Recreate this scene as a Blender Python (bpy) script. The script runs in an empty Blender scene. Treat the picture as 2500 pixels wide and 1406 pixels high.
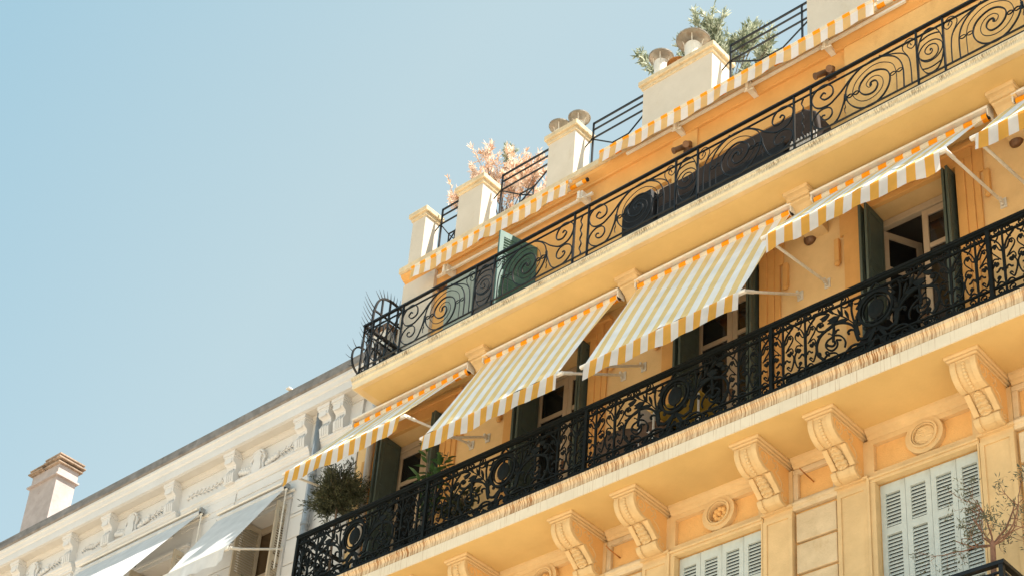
import bpy, math, random
from mathutils import Vector, Matrix
random.seed(7)
S = bpy.context.scene
C = S.collection
R_ = math.radians
PI = math.pi

# ------------------------------------------------------------------ camera
cam = bpy.data.cameras.new("camera")
cam_o = bpy.data.objects.new("camera", cam); C.objects.link(cam_o)
cr = Vector((0.74856993, 0.65954165, 0.06817533)); cu = Vector((0.28785334, -0.41588055, 0.8626609)); cf = Vector((-0.59731358, 0.62613751, 0.50116694))
m = Matrix.Identity(4)
for i in range(3):
    m[i][0] = cr[i]; m[i][1] = cu[i]; m[i][2] = -cf[i]
m[2][3] = 1.6
cam_o.matrix_world = m
cam.sensor_fit = 'HORIZONTAL'; cam.sensor_width = 36; cam.lens = 62.07; cam.shift_y = 0.2859
cam.clip_start = 0.1; cam.clip_end = 2000
S.camera = cam_o

# ------------------------------------------------------------------ light
SUN_EL, SUN_AZ = 60.0, 14.5          # azimuth from +X towards +Y
w = bpy.data.worlds.new("World"); S.world = w; w.use_nodes = True
nt = w.node_tree; nt.nodes.clear()
out = nt.nodes.new('ShaderNodeOutputWorld'); bg = nt.nodes.new('ShaderNodeBackground')
sky = nt.nodes.new('ShaderNodeTexSky'); sky.sky_type = 'NISHITA'; sky.sun_disc = False
sky.sun_elevation = R_(SUN_EL); sky.sun_rotation = R_(90 - SUN_AZ)
sky.air_density = 1.0; sky.dust_density = 1.5; sky.ozone_density = 1.6
hs = nt.nodes.new('ShaderNodeMixRGB'); hs.blend_type = 'MIX'; hs.inputs[0].default_value = 0.6
hz = nt.nodes.new('ShaderNodeValToRGB'); gm = nt.nodes.new('ShaderNodeTexCoord'); sz = nt.nodes.new('ShaderNodeSeparateXYZ')
nt.links.new(gm.outputs['Generated'], sz.inputs[0]); nt.links.new(sz.outputs[1], hz.inputs[0])
for e, (p_, c_) in zip(hz.color_ramp.elements, ((0.28, (.186, .292, .296, 1)), (0.46, (.270, .335, .296, 1)))): e.position = p_; e.color = c_
sc_ = nt.nodes.new('ShaderNodeVectorMath'); sc_.operation = 'SCALE'; sc_.inputs['Scale'].default_value = 10
nt.links.new(hz.outputs[0], sc_.inputs[0]); nt.links.new(sc_.outputs[0], hs.inputs[2])
nt.links.new(sky.outputs[0], hs.inputs[1]); nt.links.new(hs.outputs[0], bg.inputs[0])
bg.inputs[1].default_value = 0.1; nt.links.new(bg.outputs[0], out.inputs[0])
sun = bpy.data.lights.new("sun", 'SUN'); sun.energy = 5.0; sun.angle = R_(0.5); sun.color = (1.0, 0.94, 0.85)
sun_o = bpy.data.objects.new("sun", sun); C.objects.link(sun_o)
sd = Vector((math.cos(R_(SUN_EL))*math.cos(R_(SUN_AZ)), math.cos(R_(SUN_EL))*math.sin(R_(SUN_AZ)), math.sin(R_(SUN_EL))))
sun_o.rotation_euler = sd.to_track_quat('Z', 'Y').to_euler(); sun_o.location = (0, 0, 40)
S.view_settings.view_transform = 'Standard'; S.view_settings.look = 'None'
S.view_settings.exposure = 1.38; S.view_settings.gamma = 1
S.view_settings.use_curve_mapping = False
S.render.engine = 'CYCLES'

# ------------------------------------------------------------------ materials
def srgb(r, g, b):
    f = lambda c: (c/255/12.92) if c/255 <= 0.04045 else ((c/255+0.055)/1.055)**2.4
    return (f(r), f(g), f(b), 1)
def mat(name, col, rough=0.7, metal=0.0, var=0.0, vscale=4.0, bump=0.0, bscale=60.0, spec=0.3, dirt=None, dirt_amt=0.0, dscale=(1, 1, 1), dlo=0.55, dhi=0.75):
    m = bpy.data.materials.new(name); m.use_nodes = True
    n = m.node_tree.nodes; l = m.node_tree.links
    b = n['Principled BSDF']; b.inputs['Roughness'].default_value = rough; b.inputs['Metallic'].default_value = metal
    b.inputs['Specular IOR Level'].default_value = spec
    b.inputs['Base Color'].default_value = col
    tc = n.new('ShaderNodeTexCoord'); src = None
    if var > 0:
        t = n.new('ShaderNodeTexNoise'); t.inputs['Scale'].default_value = vscale; t.inputs['Detail'].default_value = 8; t.inputs['Roughness'].default_value = 0.65
        l.new(tc.outputs['Object'], t.inputs['Vector'])
        r = n.new('ShaderNodeValToRGB'); r.color_ramp.elements[0].position = 0.3; r.color_ramp.elements[1].position = 0.7
        r.color_ramp.elements[0].color = (col[0]*(1-var), col[1]*(1-var*1.1), col[2]*(1-var*1.25), 1)
        r.color_ramp.elements[1].color = (min(1, col[0]*(1+var*.6)), min(1, col[1]*(1+var*.6)), min(1, col[2]*(1+var*.7)), 1)
        l.new(t.outputs[0], r.inputs[0])
        t2 = n.new('ShaderNodeTexNoise'); t2.inputs['Scale'].default_value = vscale*.28; t2.inputs['Detail'].default_value = 3; l.new(tc.outputs['Object'], t2.inputs['Vector'])
        q2 = n.new('ShaderNodeMapRange'); q2.inputs[1].default_value = .35; q2.inputs[2].default_value = .65; q2.inputs[3].default_value = 1-var*.7; q2.inputs[4].default_value = 1+var*.35; l.new(t2.outputs[0], q2.inputs[0])
        m2 = n.new('ShaderNodeMixRGB'); m2.blend_type = 'MULTIPLY'; m2.inputs[0].default_value = 1; l.new(r.outputs[0], m2.inputs[1]); l.new(q2.outputs[0], m2.inputs[2]); src = m2.outputs[0]
        l.new(src, b.inputs['Base Color'])
    if dirt is not None:
        mp = n.new('ShaderNodeMapping'); mp.inputs['Scale'].default_value = dscale
        l.new(tc.outputs['Object'], mp.inputs[0])
        t = n.new('ShaderNodeTexNoise'); t.inputs['Scale'].default_value = 1.0; t.inputs['Detail'].default_value = 10; t.inputs['Roughness'].default_value = 0.7
        l.new(mp.outputs[0], t.inputs['Vector'])
        r = n.new('ShaderNodeMapRange'); r.inputs[1].default_value = dlo; r.inputs[2].default_value = dhi; r.inputs[4].default_value = dirt_amt
        l.new(t.outputs[0], r.inputs[0])
        mx = n.new('ShaderNodeMixRGB'); l.new(r.outputs[0], mx.inputs[0])
        if src is None: mx.inputs[1].default_value = col
        else: l.new(src, mx.inputs[1])
        mx.inputs[2].default_value = dirt; l.new(mx.outputs[0], b.inputs['Base Color'])
    if bump > 0:
        t = n.new('ShaderNodeTexNoise'); t.inputs['Scale'].default_value = bscale; t.inputs['Detail'].default_value = 5
        l.new(tc.outputs['Object'], t.inputs['Vector'])
        bp = n.new('ShaderNodeBump'); bp.inputs['Strength'].default_value = bump; bp.inputs['Distance'].default_value = 0.01
        l.new(t.outputs[0], bp.inputs['Height']); l.new(bp.outputs[0], b.inputs['Normal'])
    return m
OCH = (0.75, 0.445, 0.165, 1)
M = {}
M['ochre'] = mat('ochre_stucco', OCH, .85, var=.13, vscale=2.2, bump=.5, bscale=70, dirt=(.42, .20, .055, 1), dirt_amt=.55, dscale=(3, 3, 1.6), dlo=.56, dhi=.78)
M['ochre_deep'] = mat('deep_ochre_stucco', (0.74, 0.40, 0.130, 1), .85, var=.10, vscale=2.6, bump=.3, bscale=80)
M['trim'] = mat('pale_ochre_trim', (0.67, 0.475, 0.24, 1), .8, var=.10, vscale=5, bump=.25, bscale=50, dirt=(.45, .22, .07, 1), dirt_amt=.35, dscale=(7, 7, 7), dlo=.6, dhi=.8)
M['wall4'] = mat('sand_stucco', (0.80, 0.54, 0.25, 1), .85, var=.12, vscale=1.8, bump=.4, bscale=60, dirt=(.40, .2, .07, 1), dirt_amt=.4, dscale=(2, 2, 1), dlo=.58, dhi=.8)
M['block'] = mat('pale_sand_block', (0.64, 0.50, 0.31, 1), .85, var=.12, vscale=6, bump=.4, bscale=50, dirt=(.38, .24, .1, 1), dirt_amt=.5, dscale=(5, 5, 3), dlo=.55, dhi=.75)
M['soffit'] = mat('ochre_soffit', (0.65, 0.445, 0.178, 1), .85, var=.10, vscale=1.3, bump=.2, bscale=30, dirt=(.5, .26, .08, 1), dirt_amt=.3, dscale=(1.2, 3, 1), dlo=.55, dhi=.8)
M['cream'] = mat('cream_stucco', (0.63, 0.56, 0.46, 1), .85, var=.07, vscale=3, bump=.3, bscale=60, dirt=(.45, .33, .18, 1), dirt_amt=.4, dscale=(5, 5, 3), dlo=.6, dhi=.8)
M['cream_cap'] = mat('weathered_cream_cap', (0.66, 0.53, 0.34, 1), .9, var=.15, vscale=14, bump=.4, bscale=60, dirt=(.25, .17, .09, 1), dirt_amt=.7, dscale=(16, 16, 16), dlo=.56, dhi=.72)
M['white_wall'] = mat('white_stucco', (0.63, 0.615, 0.59, 1), .85, var=.06, vscale=2, bump=.25, bscale=60, dirt=(.5, .38, .22, 1), dirt_amt=.35, dscale=(4, 4, 2), dlo=.6, dhi=.82)
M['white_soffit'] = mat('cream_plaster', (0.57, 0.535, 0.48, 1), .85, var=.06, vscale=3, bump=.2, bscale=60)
M['slab_up'] = None; M['slab_lo'] = None
M['iron'] = mat('black_iron', (.009, .0095, .010, 1), .4, var=.25, vscale=30, bump=.15, bscale=150, spec=.32)
M['iron_green'] = mat('dark_green_iron', (.007, .009, .0085, 1), .6, var=.35, vscale=25, bump=.3, bscale=120, spec=.12)
M['green'] = mat('dark_green_paint', (.080, .105, .090, 1), .5, var=.12, vscale=12, bump=.1, bscale=90, dirt=(.12, .15, .11, 1), dirt_amt=.5, dscale=(10, 10, 3), dlo=.5, dhi=.8)
M['green_l'] = mat('faded_green_paint', (.06, .135, .11, 1), .5, var=.12, vscale=12, dirt=(.2, .27, .2, 1), dirt_amt=.5, dscale=(12, 12, 3), dlo=.5, dhi=.8)
M['grey_l'] = mat('grey_green_paint', (.51, .56, .53, 1), .55, var=.07, vscale=8, bump=.1, bscale=90, dirt=(.28, .26, .19, 1), dirt_amt=.45, dscale=(6, 6, 2), dlo=.55, dhi=.8)
M['frame'] = mat('beige_window_paint', (.50, .40, .29, 1), .5, var=.08, vscale=10, dirt=(.3, .22, .14, 1), dirt_amt=.4, dscale=(9, 9, 3), dlo=.55, dhi=.8)
M['glass'] = mat('dark_glass', (.012, .013, .014, 1), .06, spec=.5)
M['glass_b'] = mat('bronze_glass', (.10, .065, .035, 1), .2, spec=.5, var=.2, vscale=3)
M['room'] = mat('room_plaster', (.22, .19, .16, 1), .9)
M['dark_blind'] = mat('brown_blind_fabric', (.045, .032, .026, 1), .9, var=.2, vscale=6, bump=.2, bscale=200)
M['black_cloth'] = mat('black_cover_fabric', (.012, .013, .015, 1), .75, var=.3, vscale=8, bump=.3, bscale=40)
M['zinc'] = mat('grey_zinc', (.25, .225, .20, 1), .55, metal=.2, var=.3, vscale=8, bump=.2, bscale=40, dirt=(.07, .055, .045, 1), dirt_amt=.6, dscale=(2, 12, 12), dlo=.5, dhi=.7)
M['galv'] = mat('galvanised_pipe', (.33, .35, .36, 1), .45, metal=.4, var=.2, vscale=10)
M['white_metal'] = mat('white_awning_metal', (.72, .68, .60, 1), .4, var=.08, vscale=20, dirt=(.4, .3, .18, 1), dirt_amt=.5, dscale=(9, 30, 30), dlo=.55, dhi=.75)
M['rubber'] = mat('black_rubber', (.02, .02, .02, 1), .6)
M['brass'] = mat('brown_bronze', (.20, .11, .06, 1), .45, metal=.5, var=.2, vscale=30)
M['terra'] = mat('terracotta', (.42, .17, .07, 1), .85, var=.2, vscale=20, bump=.2, bscale=60)
M['tile'] = mat('weathered_roof_tile', (.36, .27, .20, 1), .9, var=.3, vscale=14, bump=.3, bscale=50, dirt=(.10, .08, .06, 1), dirt_amt=.7, dscale=(12, 12, 12), dlo=.5, dhi=.65)
M['pinkgrey'] = mat('pinkish_grey_render', (.45, .39, .365, 1), .9, var=.16, vscale=5, bump=.4, bscale=40, dirt=(.25, .15, .11, 1), dirt_amt=.7, dscale=(7, 7, 7), dlo=.62, dhi=.75)
M['stone'] = mat('light_street_stone', (.57, .48, .365, 1), .9, var=.2, vscale=.8, bump=.3, bscale=8)
M['bark_r'] = mat('reddish_bark', (.24, .13, .085, 1), .9, var=.3, vscale=30, bump=.6, bscale=60)
M['bark'] = mat('grey_bark', (.20, .15, .11, 1), .9, var=.3, vscale=30, bump=.6, bscale=60)
M['pleat'] = mat('white_pleated_cloth', (.72, .66, .60, 1), .9, var=.06, vscale=20)
M['planter'] = mat('dark_planter', (.03, .035, .032, 1), .6, var=.3, vscale=20)
M['brown_bloom'] = mat('brown_cushion', (.16, .10, .065, 1), .95, var=.3, vscale=14, bump=.5, bscale=30)
M['yellow'] = mat('yellow_plastic', (.5, .33, .06, 1), .5)
M['steel'] = mat('rusty_sheet_metal', (.36, .33, .28, 1), .5, metal=.5, var=.25, vscale=12, dirt=(.30, .14, .05, 1), dirt_amt=.6, dscale=(14, 14, 14), dlo=.5, dhi=.75)
M['rust'] = mat('rust', (.42, .18, .05, 1), .8, metal=.1, var=.4, vscale=16, bump=.3)

def slab_mat(name, base, stain, thr, xs, zs, amt, plo=.38, phi=.60, pmin=.25, ps=1.1, zband=None):
    """cream plaster with brown run-off streaks and black lichen blots"""
    m = mat(name, base, .85, var=.06, vscale=5, bump=.3, bscale=60)
    n = m.node_tree.nodes; l = m.node_tree.links; b = n['Principled BSDF']
    src = b.inputs['Base Color'].links[0].from_socket
    tc = n.new('ShaderNodeTexCoord')
    def noise(sc, scale=1.0, det=6, ro=.6):
        mp = n.new('ShaderNodeMapping'); mp.inputs['Scale'].default_value = sc; l.new(tc.outputs['Object'], mp.inputs[0])
        t = n.new('ShaderNodeTexNoise'); t.inputs['Scale'].default_value = scale; t.inputs['Detail'].default_value = det; t.inputs['Roughness'].default_value = ro
        l.new(mp.outputs[0], t.inputs['Vector']); return t.outputs[0]
    streak = noise((xs, 3, zs), 1, 3, .6); patch = noise((ps, 1, ps*.5), 1, 5, .6)
    mr = n.new('ShaderNodeMapRange'); mr.inputs[1].default_value = thr; mr.inputs[2].default_value = thr+.05; mr.inputs[4].default_value = 1
    l.new(streak, mr.inputs[0])
    mr2 = n.new('ShaderNodeMapRange'); mr2.inputs[1].default_value = plo; mr2.inputs[2].default_value = phi; mr2.inputs[3].default_value = pmin; mr2.inputs[4].default_value = amt
    l.new(patch, mr2.inputs[0])
    mul = n.new('ShaderNodeMath'); mul.operation = 'MULTIPLY'; l.new(mr.outputs[0], mul.inputs[0]); l.new(mr2.outputs[0], mul.inputs[1])
    if zband:
        sp = n.new('ShaderNodeSeparateXYZ'); l.new(tc.outputs['Object'], sp.inputs[0])
        a_ = n.new('ShaderNodeMath'); a_.operation = 'SUBTRACT'; a_.inputs[1].default_value = zband[0]; l.new(sp.outputs[2], a_.inputs[0])
        b_ = n.new('ShaderNodeMath'); b_.operation = 'ABSOLUTE'; l.new(a_.outputs[0], b_.inputs[0])
        r_ = n.new('ShaderNodeMapRange'); r_.inputs[1].default_value = zband[1]*.4; r_.inputs[2].default_value = zband[1]; r_.inputs[3].default_value = 1; r_.inputs[4].default_value = zband[2]; l.new(b_.outputs[0], r_.inputs[0])
        m2 = n.new('ShaderNodeMath'); m2.operation = 'MULTIPLY'; l.new(mul.outputs[0], m2.inputs[0]); l.new(r_.outputs[0], m2.inputs[1]); mul = m2
    mx = n.new('ShaderNodeMixRGB'); l.new(mul.outputs[0], mx.inputs[0]); l.new(src, mx.inputs[1]); mx.inputs[2].default_value = stain
    l.new(mx.outputs[0], b.inputs['Base Color'])
    return m
M['slab_lo'] = slab_mat('stained_cream_slab_edge', (.70, .53, .33, 1), (.27, .115, .03, 1), .49, 85, 3, 1.0, pmin=.45)
M['slab_lo_w'] = slab_mat('stained_pale_fascia', (.72, .63, .48, 1), (.36, .20, .085, 1), .57, 70, 1.0, .75)
M['slab_up'] = slab_mat('lichen_cream_slab_edge', (.70, .60, .42, 1), (.13, .08, .035, 1), .46, 110, 14, .85, plo=.44, phi=.62, pmin=.22, ps=3.4, zband=(15.300, .05, .10))

def fabric(name, ca, cb, ta, tb, period=.2, duty=.5, off=0.0, mixf=.45, striped=True):
    m = bpy.data.materials.new(name); m.use_nodes = True
    n = m.node_tree.nodes; l = m.node_tree.links; n.clear()
    o = n.new('ShaderNodeOutputMaterial'); d = n.new('ShaderNodeBsdfDiffuse'); t = n.new('ShaderNodeBsdfTranslucent'); mx = n.new('ShaderNodeMixShader')
    mx.inputs[0].default_value = mixf
    l.new(d.outputs[0], mx.inputs[1]); l.new(t.outputs[0], mx.inputs[2]); l.new(mx.outputs[0], o.inputs[0])
    tc = n.new('ShaderNodeTexCoord'); sp = n.new('ShaderNodeSeparateXYZ'); l.new(tc.outputs['Object'], sp.inputs[0])
    a = n.new('ShaderNodeMath'); a.operation = 'ADD'; a.inputs[1].default_value = off + 100*period; l.new(sp.outputs[0], a.inputs[0])
    q = n.new('ShaderNodeMath'); q.operation = 'DIVIDE'; q.inputs[1].default_value = period; l.new(a.outputs[0], q.inputs[0])
    fr = n.new('ShaderNodeMath'); fr.operation = 'FRACT'; l.new(q.outputs[0], fr.inputs[0])
    gt = n.new('ShaderNodeMath'); gt.operation = 'LESS_THAN'; gt.inputs[1].default_value = duty if striped else -1; l.new(fr.outputs[0], gt.inputs[0])
    c1 = n.new('ShaderNodeMixRGB'); c1.inputs[1].default_value = cb; c1.inputs[2].default_value = ca; l.new(gt.outputs[0], c1.inputs[0])
    c2 = n.new('ShaderNodeMixRGB'); c2.inputs[1].default_value = tb; c2.inputs[2].default_value = ta; l.new(gt.outputs[0], c2.inputs[0])
    # faint grime
    g = n.new('ShaderNodeTexNoise'); g.inputs['Scale'].default_value = 5; g.inputs['Detail'].default_value = 8; l.new(tc.outputs['Object'], g.inputs['Vector'])
    gr = n.new('ShaderNodeMapRange'); gr.inputs[1].default_value = .3; gr.inputs[2].default_value = .7; gr.inputs[3].default_value = .84; gr.inputs[4].default_value = 1.0; l.new(g.outputs[0], gr.inputs[0])
    for cc, sh in ((c1, d), (c2, t)):
        mm = n.new('ShaderNodeMixRGB'); mm.blend_type = 'MULTIPLY'; mm.inputs[0].default_value = 1
        l.new(cc.outputs[0], mm.inputs[1]); l.new(gr.outputs[0], mm.inputs[2]); l.new(mm.outputs[0], sh.inputs[0])
    return m
YA, WA = (.92, .69, .33, 1), (.96, .94, .91, 1)
YT, WT = (.97, .52, .08, 1), (.90, .86, .78, 1)
M['stripe'] = fabric('yellow_white_striped_canvas', YA, WA, YT, WT, .2, .48, 0, .16)
M['stripe_v'] = fabric('yellow_white_striped_valance', (.92, .52, .12, 1), WA, (1, .46, .04, 1), (.9, .86, .80, 1), .2, .5, 0, .5)
M['stripe_r'] = fabric('orange_white_striped_roll', (.95, .34, .02, 1), (.76, .66, .50, 1), YT, WT, .2, .5, 0, .05)
M['stripe_p'] = fabric('pale_striped_valance', (.86, .60, .27, 1), WA, (.95, .60, .2, 1), WT, .2, .5, 0, .35)
M['canvas'] = fabric('white_canvas', WA, (.78, .78, .77, 1), WT, (.6, .58, .54, 1), .2, .5, 0, .25, striped=False)
def leafmat(name, a, b, c=None, trans=.25, rough=.5):
    m = bpy.data.materials.new(name); m.use_nodes = True
    n = m.node_tree.nodes; l = m.node_tree.links; bs = n['Principled BSDF']; bs.inputs['Roughness'].default_value = rough
    bs.inputs['Specular IOR Level'].default_value = .4
    g = n.new('ShaderNodeObjectInfo'); tc = n.new('ShaderNodeTexCoord')
    wn = n.new('ShaderNodeTexNoise'); wn.inputs['Scale'].default_value = 9; wn.inputs['Detail'].default_value = 3; l.new(tc.outputs['Object'], wn.inputs['Vector'])
    wh = n.new('ShaderNodeTexWhiteNoise'); mp = n.new('ShaderNodeVectorMath'); mp.operation = 'SNAP'; mp.inputs[1].default_value = (.05, .05, .05)
    l.new(tc.outputs['Object'], mp.inputs[0]); l.new(mp.outputs[0], wh.inputs[0])
    av = n.new('ShaderNodeMath'); av.operation = 'ADD'; l.new(wn.outputs[0], av.inputs[0])
    hv = n.new('ShaderNodeMath'); hv.operation = 'MULTIPLY'; hv.inputs[1].default_value = .5; l.new(wh.outputs[0], hv.inputs[0]); l.new(hv.outputs[0], av.inputs[1])
    r = n.new('ShaderNodeValToRGB'); r.color_ramp.elements[0].position = .4; r.color_ramp.elements[0].color = a
    r.color_ramp.elements[1].position = 1.0; r.color_ramp.elements[1].color = b
    if c is not None:
        e = r.color_ramp.elements.new(.7); e.color = c
    l.new(av.outputs[0], r.inputs[0]); l.new(r.outputs[0], bs.inputs['Base Color'])
    tr = n.new('ShaderNodeBsdfTranslucent'); l.new(r.outputs[0], tr.inputs[0]); mx = n.new('ShaderNodeMixShader'); mx.inputs[0].default_value = trans
    l.new(bs.outputs[0], mx.inputs[1]); l.new(tr.outputs[0], mx.inputs[2]); l.new(mx.outputs[0], n['Material Output'].inputs[0])
    return m
M['leaf_dark'] = leafmat('dark_olive_leaf', (.018, .028, .014, 1), (.11, .12, .065, 1), trans=.15)
M['leaf_big'] = leafmat('glossy_green_leaf', (.02, .06, .02, 1), (.07, .14, .05, 1), trans=.2, rough=.3)
M['leaf_ole'] = leafmat('grey_green_oleander_leaf', (.11, .14, .08, 1), (.60, .62, .48, 1), (.26, .29, .19, 1), trans=.3)
M['leaf_dry'] = leafmat('dry_pinkish_leaf', (.58, .33, .18, 1), (.92, .80, .70, 1), (.80, .60, .45, 1), trans=.35)
M['leaf_grey'] = leafmat('grey_green_olive_leaf', (.07, .085, .05, 1), (.17, .18, .12, 1), trans=.2)

# ------------------------------------------------------------------ mesh helpers
WORLD = {}     # things whose parts are written in world coordinates
class MB:
    def __init__(s): s.v = []; s.f = []
    def add(s, vs, fs):
        o = len(s.v); s.v += [tuple(p) for p in vs]; s.f += [tuple(i+o for i in f) for f in fs]; return s
    def box(s, x0, x1, y0, y1, z0, z1):
        x0, x1 = min(x0, x1), max(x0, x1); y0, y1 = min(y0, y1), max(y0, y1); z0, z1 = min(z0, z1), max(z0, z1)
        return s.add([(x0, y0, z0), (x1, y0, z0), (x1, y1, z0), (x0, y1, z0), (x0, y0, z1), (x1, y0, z1), (x1, y1, z1), (x0, y1, z1)],
                     [(0, 3, 2, 1), (4, 5, 6, 7), (0, 1, 5, 4), (1, 2, 6, 5), (2, 3, 7, 6), (3, 0, 4, 7)])
    def prism(s, poly, a, b, axis='x'):
        """poly: list of 2D points (counter-clockwise) extruded between a and b along axis. x: (y,z) ; y: (x,z) ; z: (x,y)"""
        n = len(poly)
        P = {'x': lambda p, t: (t, p[0], p[1]), 'y': lambda p, t: (p[0], t, p[1]), 'z': lambda p, t: (p[0], p[1], t)}[axis]
        return s.add([P(p, a) for p in poly] + [P(p, b) for p in poly],
                     [tuple(range(n))[::-1], tuple(range(n, 2*n))] + [(i, (i+1) % n, (i+1) % n+n, i+n) for i in range(n)])
    def tube(s, pts, r, n=6, r1=None, cap=True):
        pts = [Vector(p) for p in pts]; N = len(pts); vs = []; up = None
        for i, p in enumerate(pts):
            d = (pts[min(i+1, N-1)] - pts[max(i-1, 0)]).normalized()
            if up is None:
                up = Vector((0, 0, 1)) if abs(d.z) < .9 else Vector((0, 1, 0))
            a = (up - d*up.dot(d)).normalized(); up = a; b = d.cross(a)
            rr = r if r1 is None else r + (r1-r)*i/max(1, N-1)
            for k in range(n):
                t = 2*PI*(k+.5)/n; vs.append(p + a*math.cos(t)*rr + b*math.sin(t)*rr)
        fs = [(i*n+k, i*n+(k+1) % n, (i+1)*n+(k+1) % n, (i+1)*n+k) for i in range(N-1) for k in range(n)]
        if cap: fs += [tuple(range(n))[::-1], tuple(range((N-1)*n, N*n))]
        return s.add(vs, fs)
    def lathe(s, prof, c, n=16, axis='z'):
        vs = []; 
        for r, h in prof:
            for k in range(n):
                t = 2*PI*k/n; a, b = r*math.cos(t), r*math.sin(t)
                vs.append({'z': (c[0]+a, c[1]+b, c[2]+h), 'y': (c[0]+a, c[1]+h, c[2]+b), 'x': (c[0]+h, c[1]+a, c[2]+b)}[axis])
        fs = [(i*n+k, i*n+(k+1) % n, (i+1)*n+(k+1) % n, (i+1)*n+k) for i in range(len(prof)-1) for k in range(n)]
        fs += [tuple(range(n))[::-1], tuple(range((len(prof)-1)*n, len(prof)*n))]
        return s.add(vs, fs)
    def ribbon(s, pts, w, y0, y1, taper=False, P=None):
        """flat bar following a curve in a vertical plane; pts (u,v), w in-plane width, y0..y1 depth"""
        if P is None: P = lambda u, v, y: (u, y, v)
        N = len(pts); vs = []
        for i, p in enumerate(pts):
            a = pts[max(i-1, 0)]; b = pts[min(i+1, N-1)]
            dx, dz = b[0]-a[0], b[1]-a[1]; L = math.hypot(dx, dz) or 1; nx, nz = -dz/L, dx/L
            ww = w/2
            if taper and (i == 0 or i == N-1): ww *= .5
            vs += [P(p[0]+nx*ww, p[1]+nz*ww, y0), P(p[0]-nx*ww, p[1]-nz*ww, y0), P(p[0]-nx*ww, p[1]-nz*ww, y1), P(p[0]+nx*ww, p[1]+nz*ww, y1)]
        fs = [(4*i+k, 4*i+(k+1) % 4, 4*i+4+(k+1) % 4, 4*i+4+k) for i in range(N-1) for k in range(4)]
        fs += [(3, 2, 1, 0), (4*N-4, 4*N-3, 4*N-2, 4*N-1)]
        return s.add(vs, fs)
    def ball(s, c, r, n=8, sq=(1, 1, 1)):
        prof = [(max(.001, r*math.sin(PI*i/n)), -r*math.cos(PI*i/n)) for i in range(n+1)]
        b = MB(); b.lathe(prof, (0, 0, 0), n*2)
        return s.add([(c[0]+v[0]*sq[0], c[1]+v[1]*sq[1], c[2]+v[2]*sq[2]) for v in b.v], b.f)
    def build(s, name, m, parent=None, smooth=False, bevel=0.0, loc=None):
        me = bpy.data.meshes.new(name); me.from_pydata(s.v, [], s.f); me.materials.append(m)
        if smooth:
            for p in me.polygons: p.use_smooth = True
        me.update()
        import bmesh
        bm = bmesh.new(); bm.from_mesh(me); bmesh.ops.recalc_face_normals(bm, faces=bm.faces); bm.to_mesh(me); bm.free()
        o = bpy.data.objects.new(name, me); C.objects.link(o)
        if parent is not None:
            o.parent = parent
            if parent.name in WORLD: o.matrix_parent_inverse = Matrix.Translation(WORLD[parent.name]).inverted()
        if loc is not None: o.location = loc
        if bevel:
            b = o.modifiers.new('bevel', 'BEVEL'); b.width = bevel; b.segments = 2; b.limit_method = 'ANGLE'; b.angle_limit = R_(40)
        return o
def spline(pts, k=4, closed=False):
    """Catmull-Rom through the points"""
    n = len(pts); out = []
    if n < 3: return list(pts)
    for i in range(n-1):
        p0 = pts[max(i-1, 0)]; p1 = pts[i]; p2 = pts[i+1]; p3 = pts[min(i+2, n-1)]
        for j in range(k):
            t = j/k
            out.append(tuple(.5*((2*b) + (-a+c)*t + (2*a-5*b+4*c-d)*t*t + (-a+3*b-3*c+d)*t**3) for a, b, c, d in zip(p0, p1, p2, p3)))
    out.append(tuple(pts[-1])); return out
def tag(o, label=None, cat=None, group=None, kind=None):
    if label: o['label'] = label
    if cat: o['category'] = cat
    if group: o['group'] = group
    if kind: o['kind'] = kind
    return o
def thing(name, label, cat, loc=(0, 0, 0), group=None):
    o = bpy.data.objects.new(name, None); C.objects.link(o); o.location = loc; o.empty_display_size = .2
    return tag(o, label, cat, group)
def wthing(name, label, cat, loc=(0, 0, 0), group=None):
    o = thing(name, label, cat, loc, group); WORLD[o.name] = Vector(loc); return o
def child_copy(src, parent, dx=0, dy=0, dz=0, mirror=False):
    """copy a part (and its sub-parts) under another thing, sharing the mesh"""
    c = src.copy(); C.objects.link(c); c.parent = parent
    c.location = (src.location.x+dx, src.location.y+dy, src.location.z+dz)
    if mirror: c.scale.x = -1
    for g in src.children:
        d = g.copy(); C.objects.link(d); d.parent = c
    return c

# ================================================================== ground
MB().box(-120, 120, -120, 120, -.3, 0).build('street', M['stone'])
tag(bpy.data.objects['street'], kind='structure')

# ================================================================== ochre apartment building
W = 12.78                    # facade plane
XL, XR = -15.23, 3.0
PITCH = 2.44
MC = -6.83                   # axis of the window seen farthest right
bld = wthing('apartment_building', 'ochre apartment building with two iron railed balconies, striped awnings and scrolled stone consoles', 'building', (-8, 16, 0))
def part(name, mb, m, parent=None, **k): return mb.build(name, m, parent or bld, **k)

def wall_grid(mb, x0, x1, z0, z1, y0, y1, holes):
    """solid wall made of butted boxes around rectangular holes (xa, xb, za, zb); holes must share no column"""
    holes = sorted(holes); x = x0
    for xa, xb, za, zb in holes:
        mb.box(x, xa, y0, y1, z0, z1)
        if za > z0: mb.box(xa, xb, y0, y1, z0, za)
        if zb < z1: mb.box(xa, xb, y0, y1, zb, z1)
        x = xb
    mb.box(x, x1, y0, y1, z0, z1)

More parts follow.
